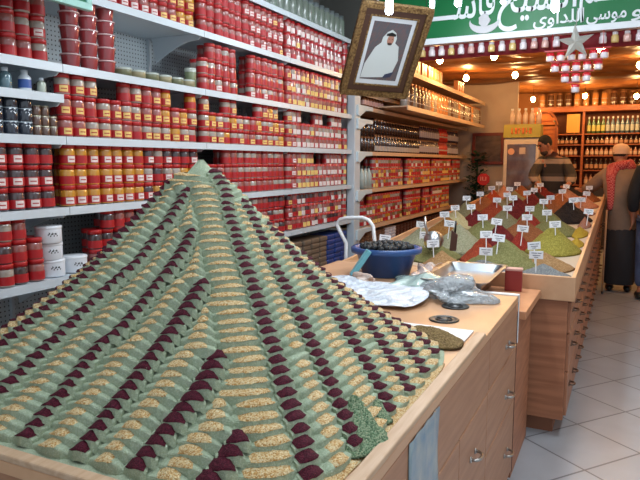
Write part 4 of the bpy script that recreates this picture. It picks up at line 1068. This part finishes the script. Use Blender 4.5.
bt = {'dark':(mat('bd1',(40,26,34),.15,coat=1), mat('bl1',(196,150,120),.5)), 'green':(mat('bd2',(90,130,90),.15,coat=1), mat('bl2',(206,200,120),.5)), 'blue':(mat('bd3',(92,124,150),.15,coat=1), mat('bl3',(190,200,196),.5)),
      'pink':(mat('bd4',(190,140,120),.2,coat=1), mat('bl4',(216,190,170),.5)), 'red':(mat('bd5',(176,50,30),.2,coat=1), mat('bl1',(196,150,120),.5))}
bp = {}
for k_, (a, b) in bt.items():
    for h in (.14, .17, .23, .3): pass
def bkp(k_, h):
    if (k_, h) not in bp:
        p = bottle_proto(bt[k_][0], bt[k_][1], WHITEP if k_ in ('blue','green') else OC, h, .032, (.15,.5)); bp[(k_, h)] = p
    return bp[(k_, h)]
lvl = {1.15:('pink',.2), 1.42:('dark',.21), 1.68:('pink',.15), 1.88:('dark',.15), 2.07:('green',.3)}
for z in zl:
    k0, h = lvl[z]; x = -1.46
    while x < 1.25:
        if any(abs(x-u) < .055 for u in bxs): x += .04; continue
        kk = k0
        if z == 2.07: kk = 'green' if x < -.35 else 'blue' if x < .42 else 'red'
        if z == 1.88: kk = 'dark' if x < -.35 else 'pink' if int(x*6) % 2 else 'dark'
        if z == 2.07 and x < -.95 and x > -1.2: x += .08; continue
        bay = 'left bay' if x < -.72 else 'middle bay' if x < .45 else 'right bay'
        sn = {1.15:'lowest',1.42:'second',1.68:'third',1.88:'fourth',2.07:'top'}[z]
        place(bkp(kk, h), (x, BY0+.07, z+.0005), '%s bottle on the %s shelf of the orange back shelving, %s' % (kk, sn, bay), 'bottle', '%s bottles on the %s back shelf, %s' % (kk, sn, bay))
        x += .078
# cupboard door and row of jars on the cornice
o = bx((-1.0,BY0-.03,2.09),(-.78,BY0+.02,2.42)).build('yellow_panel', mat('yellow_card', (226,160,70), .5)); tag(recenter(o), 'yellow panel standing in the left bay of the back shelving', 'panel')
x = -1.45
while x < 1.5:
    place(tj[2][0] if int(x*3) % 3 else tj[1][0], (x, BY0+.08, 2.5605), '%s jar standing on top of the orange back shelving' % ('orange' if int(x*3) % 3 else 'brown'), 'jar', '%s jars on top of the back shelving' % ('orange' if int(x*3) % 3 else 'brown')); x += .15
# slatted orange arch
t = thing('slatted_door', 'orange slatted arched door left of the back shelving', 'door', (-1.33, 11.6, 0))
m = MB(); m.box((-.25,-.02,0),(-.2,.03,2.2)); m.box((.2,-.02,0),(.25,.03,2.2))
pts = [(-.25+.5*k/12, 2.2+.28*math.sin(PI*k/12)**.6) for k in range(13)]
for a, b in zip(pts, pts[1:]): m.prism([a, b, (b[0], b[1]-.05), (a[0], a[1]-.05)], 1, -.02, .03)
m.build('frame', ORW, t)
m = MB(); m.box((-.2,.005,0),(.2,.02,2.2)); m.prism([(x*.8, z-.04) for x, z in pts]+[(.2,2.2),(-.2,2.2)][:0], 1, .005, .02)
z = .1
while z < 2.3: m.box((-.2,-.012,z),(.2,.006,z+.05)); z += .075
m.build('slats', mat('bright_orange_wood', (206,118,50), .45), t)
# fridge
t = thing('drinks_fridge', 'upright glass-door drinks fridge with a yellow-green lit header', 'fridge', (-1.44, 9.95, 0))
FW = mat('fridge_white', (206,190,176), .4)
m = MB(); m.box((-.26,.03,0),(.26,.58,1.93)); m.build('body', FW, t, .008)
m = MB()
for a, b in (((-.26,0,.2),(-.21,.028,1.9)), ((.21,0,.2),(.26,.028,1.9)), ((-.21,0,.2),(.21,.028,.27)), ((-.21,0,1.83),(.21,.028,1.9))): m.box(a, b)
dr = m.build('door', FW, t, .004)
m = MB(); m.box((-.21,.004,.27),(.21,.012,1.83)); m.build('glass', mat('fridge_glass', (110,100,100), .08, coat=1, spec=.9, noise=((64,46,50), 5, (1,1,.6))), dr)
m = MB(); m.tube([(.195,-.02,.9),(.195,-.02,1.3)], .01, 8); m.build('handle', BLACK, dr)
m = MB(); m.prism([(-.03,1.93),(.3,1.93),(.3,2.13),(.0,2.13)], 0, -.27, .27); hd = m.build('header', mat('header_lime', (150,140,40), .4), t, .003)
m = MB(); x = -.15
for k, w in enumerate((.022,.03,.03,.028,.03,.03)):
    m.box((x,-.034,1.985),(x+.011,-.02,2.075)); m.box((x,-.034,1.985+.03*(k%3)),(x+w,-.02,2.0+.03*(k%3))); 
    if k % 2: m.box((x+w-.011,-.034,1.985),(x+w,-.02,2.075))
    x += .052
m.build('lettering', mat('orange_letter', (236,110,40), .4), hd)
def disc(m, c, r, y0, y1): m.prism([(c[0]+r*math.cos(2*PI*k/18), c[1]+r*math.sin(2*PI*k/18)) for k in range(18)], 1, y0, y1)
m = MB(); disc(m, (-.15,1.72), .05, .0015, .004); m.build('round_sticker', mat('sticker_peach', (214,160,130), .5), dr)
m = MB(); m.box((-.03,.0015,1.68),(.06,.004,1.78)); m.build('square_sticker', mat('sticker_pale', (190,170,160), .5), dr)
# bottles on the fridge
for i, x in enumerate((-.2,-.1,.0,.1,.2)):
    place(bottle_proto(mat('pale_bottle',(222,196,180),.2,coat=1), None, WHITEP, .26+.03*(i % 2), .04, None) if i == 0 else copytree(_fb), (-1.44+x, 10.25, 2.1305), 'pale bottle on top of the fridge, %s of five' % ['first','second','middle','fourth','last'][i], 'bottle', 'pale bottles on the fridge')
    if i == 0: _fb = bpy.data.objects[[o.name for o in COL.objects if o.name.startswith('bottle') and o.get('label','').startswith('pale bottle on top')][-1]]
# dark picture on the end wall
t = thing('wall_picture', 'dark landscape picture in a red-brown frame on the end wall', 'picture', (-2.06, 10.58, 1.78))
m = MB()
for a, b in (((-.26,-.03,-.26),(.26,.02,-.21)), ((-.26,-.03,.21),(.26,.02,.26)), ((-.26,-.03,-.21),(-.21,.02,.21)), ((.21,-.03,-.21),(.26,.02,.21))): m.box(a, b)
m.build('frame', mat('redbrown_frame', (120,44,28), .4), t, .006)
m = MB(); m.box((-.21,-.01,-.21),(.21,.015,.21)); m.build('canvas', mat('dark_canvas', (74,52,44), .4, noise=((112,88,76), 6, (1,1,2))), t)
# green plant and red plate at the shelf end
t = thing('potted_plant', 'dark green leafy plant at the end of the wall shelves', 'plant', (-2.15, 10.2, 0))
m = MB(); m.lathe([(0,0),(.1,0),(.14,.25),(.12,.25),(0,.24)], seg=18); m.build('pot', mat('terracotta', (150,80,50), .7), t)
m = MB(); rr = random.Random(5)
for k in range(420):
    a = rr.uniform(0, 6.28); q = rr.uniform(.02,.15); z = rr.uniform(.35,1.72); c = Vector((q*math.cos(a), q*math.sin(a), z)); d = Vector((math.cos(a), math.sin(a), rr.uniform(-.4,.8))).normalized()*rr.uniform(.07,.12); s = Vector((-math.sin(a), math.cos(a), 0))*.036
    m.add([tuple(c), tuple(c+d*.5+s), tuple(c+d), tuple(c+d*.5-s+Vector((0,0,.006)))], [(0,1,2,3)])
m.tube([(0,0,.2),(0,0,1.6)], .012, 6); m.build('foliage', mat('dark_leaf', (20,66,46), .5), t)
t = thing('red_plaque', 'red octagonal plaque with pale lettering before the green plant', 'plaque', (-2.0, 9.98, 1.27))
m = MB(); m.prism([(.1*math.cos(PI/8+PI*k/4), .1*math.sin(PI/8+PI*k/4)+.02) for k in range(8)], 1, -.01, .01); m.build('plate', mat('plaque_red', (180,34,34), .4), t)
m = MB(); m.box((-.05,-.013,.0),(-.035,-.009,.06)); m.box((-.02,-.013,.0),(-.005,-.009,.06)); m.box((.03,-.013,.0),(.045,-.009,.06)); m.box((-.02,-.013,.0),(.045,-.009,.012)); m.build('lettering', mat('plaque_pale', (226,150,140), .5), t)
m = MB(); m.tube([(0,.015,.0),(0,.015,-1.27)], .008, 6); m.build('stand', BLACK, t)

# ------------------------------------------------------------------ people
def skin(name, J, E, mt, parent=None, sub=2):
    """J: {key: (x,y,z,r) or (x,y,z,rx,ry)}"""
    keys = list(J); me = bpy.data.meshes.new(name)
    me.from_pydata([J[k][:3] for k in keys], [(keys.index(a), keys.index(b)) for a, b in E], [])
    o = bpy.data.objects.new(name, me); COL.objects.link(o)
    md = o.modifiers.new('skin', 'SKIN'); md.use_smooth_shade = True
    for i, k in enumerate(keys):
        v = J[k]; me.skin_vertices[0].data[i].radius = (v[3], v[4] if len(v) > 4 else v[3])
    me.skin_vertices[0].data[0].use_root = True
    s = o.modifiers.new('sub', 'SUBSURF'); s.levels = sub; s.render_levels = sub
    dg = bpy.context.evaluated_depsgraph_get(); ev = o.evaluated_get(dg); nm = bpy.data.meshes.new_from_object(ev)
    bpy.data.objects.remove(o); nm.name = name
    nm.materials.clear(); nm.materials.append(mt)
    for p in nm.polygons: p.use_smooth = True
    return link(name, nm, parent)
def hand(J, E, wrist, tag_, d, s, curl=.35):
    """palm, four unequal fingers and a thumb; d = pointing direction, s = towards the thumb"""
    d = Vector(d).normalized(); s = Vector(s).normalized(); up = d.cross(s).normalized(); w = Vector(J[wrist][:3])
    pk = tag_+'palm'; J[pk] = (*(w+d*.055), .034, .018); E.append((wrist, pk))
    for q, (off, ln) in enumerate(((.028,.07),(.01,.08),(-.009,.074),(-.027,.058))):
        k1, k2, k3 = ('%s%d%s' % (tag_, q, c) for c in 'abc'); b = w+d*.085+s*off
        J[k1] = (*b, .0095); J[k2] = (*(b+d*ln*.5-up*ln*.15*curl), .0085); J[k3] = (*(b+d*ln*.9-up*ln*.6*curl), .007)
        E += [(pk, k1), (k1, k2), (k2, k3)]
    J[tag_+'t1'] = (*(w+d*.04+s*.038), .0105); J[tag_+'t2'] = (*(w+d*.075+s*.058-up*.01), .0085); E += [(pk, tag_+'t1'), (tag_+'t1', tag_+'t2')]
def head(parent, c, yaw, pitch, skinm, hairm=None, beard=None):
    """face details on a head centred at c: nose, eyes, ears, mouth, hair"""
    M_ = Matrix.Translation(c) @ Matrix.Rotation(yaw, 4, 'Z') @ Matrix.Rotation(pitch, 4, 'X')  # face looks along -Y
    m = MB(); m.ball((0,0,0), (.075,.095,.115), 20, M=M_); m.ball((0,-.02,-.06), (.055,.07,.06), 16, M=M_)
    m.add([(-.013,-.088,.0),(.013,-.088,.0),(0,-.09,.035),(0,-.118,-.012),(-.016,-.09,-.022),(.016,-.09,-.022)], [(0,3,2),(3,1,2),(0,4,3),(1,3,5),(4,5,3),(0,2,1),(0,1,5,4)], 0, True, M_)
    for s in (-1,1): m.ball((s*.077,.0,-.005), (.012,.022,.033), 10, M=M_)
    h_ = m.build('head', skinm, parent)
    m = MB()
    for s in (-1,1): m.ball((s*.03,-.086,.018), (.014,.008,.009), 10, M=M_)
    m.build('eyes', mat('eye_dark', (30,24,22), .3), h_)
    m = MB()
    for s in (-1,1): m.box((s*.03-.018,-.096,.036), (s*.03+.018,-.082,.043), M=M_)
    m.build('eyebrows', mat('brow', (26,20,18), .8), h_)
    m = MB(); m.ball((0,-.087,-.05), (.024,.008,.008), 10, M=M_); m.build('mouth', mat('lips', (128,70,60), .5), h_)
    if hairm:
        m = MB(); prof = []
        m.ball((0,.018,.03), (.083,.098,.103), 20, M=M_); m.build('hair', hairm, h_)
    if beard: m = MB(); m.ball((0,-.045,-.085), (.055,.052,.045), 14, M=M_); m.build('beard', beard, h_)
    return h_
SKIN_ = mat('skin_tan', (156,104,80), .55); HAIR = mat('dark_hair', (26,20,18), .8)
LINKP = 0
# shopkeeper in a striped shirt behind the display, bending to the left of the picture
sk = thing('person', 'person with short dark hair in a dark striped shirt, leaning over behind the spice counter', 'person', (-.87, 9.25, 0))
m = MB(); m.box((-1.3,9.02,0),(-.3,9.75,.2)); o = m.build('platform', GAP); tag(o, 'dark wooden step the shopkeeper stands on behind the counter', 'platform'); recenter(o)
J = {'pel': (0,0,1.08,.14,.11),'wst': (0,-.03,1.24,.14,.1),'chs': (-.02,-.07,1.46,.16,.11),'nkb': (-.04,-.12,1.62,.07,.07),'nk': (-.08,-.15,1.68,.055),'hd':(-.125,-.18,1.76,.06),
     'sl': (-.19,-.1,1.57,.06),'el': (-.27,-.28,1.36,.045),'wl': (-.16,-.42,1.24,.03),'sr': (.14,-.1,1.55,.06),'er': (.24,-.26,1.34,.045),'wr': (.2,-.46,1.25,.03),
     'hl': (-.09,0,.98,.1),'kl': (-.1,-.02,.62,.07),'al': (-.1,.02,.29,.045),'tl': (-.1,-.14,.24,.035),'hr': (.09,0,.98,.1),'kr': (.1,-.02,.62,.07),'ar': (.1,.02,.29,.045),'tr': (.1,-.14,.24,.035)}
E_ = [('pel','wst'),('wst','chs'),('chs','nkb'),('nkb','nk'),('nk','hd'),('chs','sl'),('sl','el'),('el','wl'),('chs','sr'),('sr','er'),('er','wr'),('pel','hl'),('hl','kl'),('kl','al'),('al','tl'),('pel','hr'),('hr','kr'),('kr','ar'),('ar','tr')]
EA = ('pel wst chs nkb nk hd').split()
hand(J, E_, 'wl', 'L', (.3,-.9,-.25), (1,.2,0)); hand(J, E_, 'wr', 'R', (-.3,-.9,-.2), (-1,.1,0))
skin('body', J, E_, SKIN_, sk)
def stripe_mat():
    m = bpy.data.materials.new('striped_shirt'); m.use_nodes = True; nt = m.node_tree; b = nt.nodes['Principled BSDF']
    tc = nt.nodes.new('ShaderNodeTexCoord'); sp = nt.nodes.new('ShaderNodeSeparateXYZ'); r = nt.nodes.new('ShaderNodeValToRGB'); r.color_ramp.interpolation = 'CONSTANT'
    a = nt.nodes.new('ShaderNodeMath'); a.operation = 'MULTIPLY'; a.inputs[1].default_value = 4.2; f = nt.nodes.new('ShaderNodeMath'); f.operation = 'FRACT'
    nt.links.new(tc.outputs['Object'], sp.inputs[0]); nt.links.new(sp.outputs[2], a.inputs[0]); nt.links.new(a.outputs[0], f.inputs[0]); nt.links.new(f.outputs[0], r.inputs[0]); nt.links.new(r.outputs[0], b.inputs['Base Color'])
    e = r.color_ramp.elements; e[0].color = lin((54,48,46)); e[1].position = .45; e[1].color = lin((150,132,120)); q = e.new(.72); q.color = lin((70,62,58)); q = e.new(.9); q.color = lin((54,48,46)); b.inputs['Roughness'].default_value = .85
    return m
JS = {k: J[k] for k in ('pel','wst','chs','sl','el','sr','er')}
JS = {k: tuple(list(v[:3])+[(v[3]+.028)]+[(v[4] if len(v) > 4 else v[3])+.028]) for k, v in JS.items()}
JS['wl2'] = (*(Vector(J['el'][:3]).lerp(Vector(J['wl'][:3]), .75)), .05); JS['wr2'] = (*(Vector(J['er'][:3]).lerp(Vector(J['wr'][:3]), .75)), .05); JS['cl'] = (-.035,-.11,1.6,.09,.09)
skin('shirt', JS, [('pel','wst'),('wst','chs'),('chs','sl'),('sl','el'),('el','wl2'),('chs','sr'),('sr','er'),('er','wr2'),('chs','cl')], stripe_mat(), sk)
JT = {'pel': (0,0,1.08,.165,.13),'hl': (-.09,0,.95,.11),'kl': (-.1,-.02,.62,.085),'al': (-.1,.01,.3,.065),'hr': (.09,0,.95,.11),'kr': (.1,-.02,.62,.085),'ar': (.1,.01,.3,.065)}
skin('trousers', JT, [('pel','hl'),('hl','kl'),('kl','al'),('pel','hr'),('hr','kr'),('kr','ar')], mat('dark_trousers', (44,42,48), .85), sk)
head(sk, (-.135,-.20,1.79), R(-48), R(26), SKIN_, HAIR, mat('stubble', (60,44,38), .8))
# customer in white cap and red keffiyeh leaning on the counter
cu_ = thing('person', 'person in cream cap, red scarf and tan coat leaning over the counter edge', 'person', (.0, 8.25, -.0), 0)
J = {'pel': (0,0,.98,.15,.12),'wst': (-.02,.02,1.14,.15,.12),'chs': (-.05,.08,1.36,.17,.12),'nkb': (-.06,.13,1.5,.06),'nk': (-.06,.15,1.55,.05),'hd': (-.06,.17,1.62,.06),
     'sl': (-.22,.08,1.42,.065),'el': (-.38,.2,1.24,.05),'wl': (-.48,.36,1.20,.032),'sr': (.13,.05,1.41,.065),'er': (.17,.12,1.13,.05),'wr': (.08,.3,1.05,.032),
     'hl': (-.09,0,.9,.1),'kl': (-.1,.0,.5,.075),'al': (-.1,-.02,.1,.045),'tl': (-.11,.12,.04,.035),'hr': (.09,0,.9,.1),'kr': (.1,.0,.5,.075),'ar': (.1,-.02,.1,.045),'tr': (.11,.12,.04,.035)}
E_ = [('pel','wst'),('wst','chs'),('chs','nkb'),('nkb','nk'),('nk','hd'),('chs','sl'),('sl','el'),('el','wl'),('chs','sr'),('sr','er'),('er','wr'),('pel','hl'),('hl','kl'),('kl','al'),('al','tl'),('pel','hr'),('hr','kr'),('kr','ar'),('ar','tr')]
hand(J, E_, 'wl', 'L', (-.5,.75,.1), (.8,.5,0)); hand(J, E_, 'wr', 'R', (-.5,.7,-.1), (-.8,-.4,0))
skin('body', J, E_, SKIN_, cu_)
JC = {'pel': (0,-.01,.92,.2,.16),'wst': (-.02,.01,1.12,.19,.155),'chs': (-.05,.07,1.34,.2,.15),'sl': (-.2,.08,1.41,.1),'el': (-.37,.19,1.25,.08),'wl': (-.455,.32,1.21,.06),'sr': (.12,.05,1.4,.1),'er': (.17,.12,1.14,.08),'wr': (.10,.27,1.07,.06),'hem': (.0,-.01,.74,.2,.17)}
skin('coat', JC, [('hem','pel'),('pel','wst'),('wst','chs'),('chs','sl'),('sl','el'),('el','wl'),('chs','sr'),('sr','er'),('er','wr')], mat('tan_coat', (134,110,92), .85, noise=((118,98,84), 6)), cu_)
m = MB(); m.lathe([(.16,.1),(.17,.14),(.185,.4),(.19,.76),(.17,.8),(0,.82)], seg=26); m.v = [(x, y*.82, z) for x,y,z in m.v]; m.build('robe', mat('charcoal_robe', (44,42,46), .85), cu_)
for s in (-1,1): m = MB(); m.ball((s*.1,.05,.045), (.05,.13,.045), 14); m.build('shoe', BLACK, cu_)
head(cu_, (-.06,.20,1.645), R(150), R(14), SKIN_, HAIR)
m = MB(); m.lathe([(.093,-.01),(.097,.03),(.092,.07),(.07,.1),(.03,.115),(0,.118)], seg=24); m.v = [(x-.06, y*1.12+.19, z+1.645+.02) for x,y,z in m.v]
m.build('cap', mat('cream_cap', (216,180,150), .8), cu_)
def kef():
    m = bpy.data.materials.new('keffiyeh'); m.use_nodes = True; nt = m.node_tree; b = nt.nodes['Principled BSDF']
    tc = nt.nodes.new('ShaderNodeTexCoord'); c = nt.nodes.new('ShaderNodeTexChecker'); c.inputs['Scale'].default_value = 60
    c.inputs['Color1'].default_value = lin((150,32,42)); c.inputs['Color2'].default_value = lin((186,104,100)); nt.links.new(tc.outputs['Object'], c.inputs[0]); nt.links.new(c.outputs[0], b.inputs['Base Color']); b.inputs['Roughness'].default_value = .9
    return m
KE = kef()
JK = {'b': (-.06,.10,1.545,.115,.085),'a': (.04,.10,1.52,.09,.085),'c': (-.13,.04,1.48,.095,.065),'d': (-.15,-.06,1.39,.062,.04),'e': (-.14,-.10,1.27,.052,.03),'f': (-.135,-.12,1.12,.048,.024),'g':(-.14,-.13,.99,.034,.014),'h': (.09,.02,1.46,.06,.06)}
skin('scarf', JK, [('b','a'),('b','c'),('c','d'),('d','e'),('e','f'),('f','g'),('a','h')], KE, cu_)
cn = thing('walking_stick', 'slim pale walking stick against the counter by the robed person', 'stick', (-.17, 8.02, 0))
m = MB(); m.tube([(0,0,.0),(-.0,.02,1.0)], .011, 8); m.build('shaft', mat('pale_cane', (186,150,120), .5), cn)
m = MB(); m.lathe([(.014,0),(.014,.03),(0,.03)], seg=8); m.build('ferrule', BLACK, cn)
# person in black jacket and jeans at the right edge
bj = thing('person', 'person in a black jacket and blue jeans at the right edge, back turned', 'person', (.35, 8.0, 0))
J = {'pel': (0,0,.98,.15,.12),'wst': (0,0,1.14,.14,.11),'chs': (0,.01,1.38,.17,.12),'nkb': (0,.02,1.53,.06),'nk': (0,.03,1.6,.055),'hd': (0,.04,1.68,.06),
     'sl': (-.2,.0,1.46,.065),'el': (-.25,-.02,1.16,.05),'wl': (-.235,.05,.92,.032),'sr': (.2,.0,1.46,.065),'er': (.25,-.02,1.16,.05),'wr': (.25,.08,.92,.032),
     'hl': (-.1,0,.9,.105),'kl': (-.11,.01,.5,.075),'al': (-.11,-.02,.1,.045),'tl': (-.14,-.14,.04,.035),'hr': (.1,0,.9,.105),'kr': (.11,.01,.5,.075),'ar': (.12,-.02,.1,.045),'tr': (.15,.13,.04,.035)}
E_ = [('pel','wst'),('wst','chs'),('chs','nkb'),('nkb','nk'),('nk','hd'),('chs','sl'),('sl','el'),('el','wl'),('chs','sr'),('sr','er'),('er','wr'),('pel','hl'),('hl','kl'),('kl','al'),('al','tl'),('pel','hr'),('hr','kr'),('kr','ar'),('ar','tr')]
hand(J, E_, 'wl', 'L', (-.05,.1,-1), (.2,1,0), .6); hand(J, E_, 'wr', 'R', (.05,.1,-1), (-.2,1,0), .6)
skin('body', J, E_, SKIN_, bj)
JC = {'pel': (0,0,.97,.185,.145),'wst': (0,0,1.14,.175,.14),'chs': (0,.01,1.37,.2,.15),'sl': (-.19,.0,1.45,.095),'el': (-.25,-.02,1.16,.078),'wl': (-.238,.03,.98,.058),'sr': (.19,.0,1.45,.095),'er': (.25,-.02,1.16,.078),'wr': (.245,.05,.98,.058),'cl': (0,.015,1.52,.1,.1)}
skin('jacket', JC, [('pel','wst'),('wst','chs'),('chs','sl'),('sl','el'),('el','wl'),('chs','sr'),('sr','er'),('er','wr'),('chs','cl')], mat('black_cloth', (24,26,32), .85), bj)
JT = {'pel': (0,0,.95,.16,.135),'hl': (-.1,0,.86,.12),'kl': (-.11,.01,.5,.095),'al': (-.11,-.01,.11,.08),'hr': (.1,0,.86,.12),'kr': (.11,.01,.5,.095),'ar': (.12,-.01,.11,.08)}
skin('jeans', JT, [('pel','hl'),('hl','kl'),('kl','al'),('pel','hr'),('hr','kr'),('kr','ar')], mat('denim', (78,94,128), .85, noise=((60,74,108), 7)), bj)
for s, dy in ((-1,-.06),(1,.06)): m = MB(); m.ball((s*.13,dy,.045), (.055,.145,.045), 14); m.build('shoe', BLACK, bj)
head(bj, (0,.05,1.73), R(170), 0, SKIN_, HAIR)

# ------------------------------------------------------------------ daylight from the open market front, view settings
wd = bpy.data.worlds.new('World'); sc.world = wd; wd.use_nodes = True
bg = wd.node_tree.nodes['Background']; bg.inputs[0].default_value = (.80,.90,1.0,1); bg.inputs[1].default_value = .72
sc.view_settings.view_transform = 'Standard'; sc.view_settings.look = 'None'; sc.view_settings.gamma = 1; sc.view_settings.exposure = .0
sc.view_settings.use_curve_mapping = False
sc.cycles.max_bounces = 8; sc.cycles.sample_clamp_indirect = 6
# no two different things may carry one label without a shared group
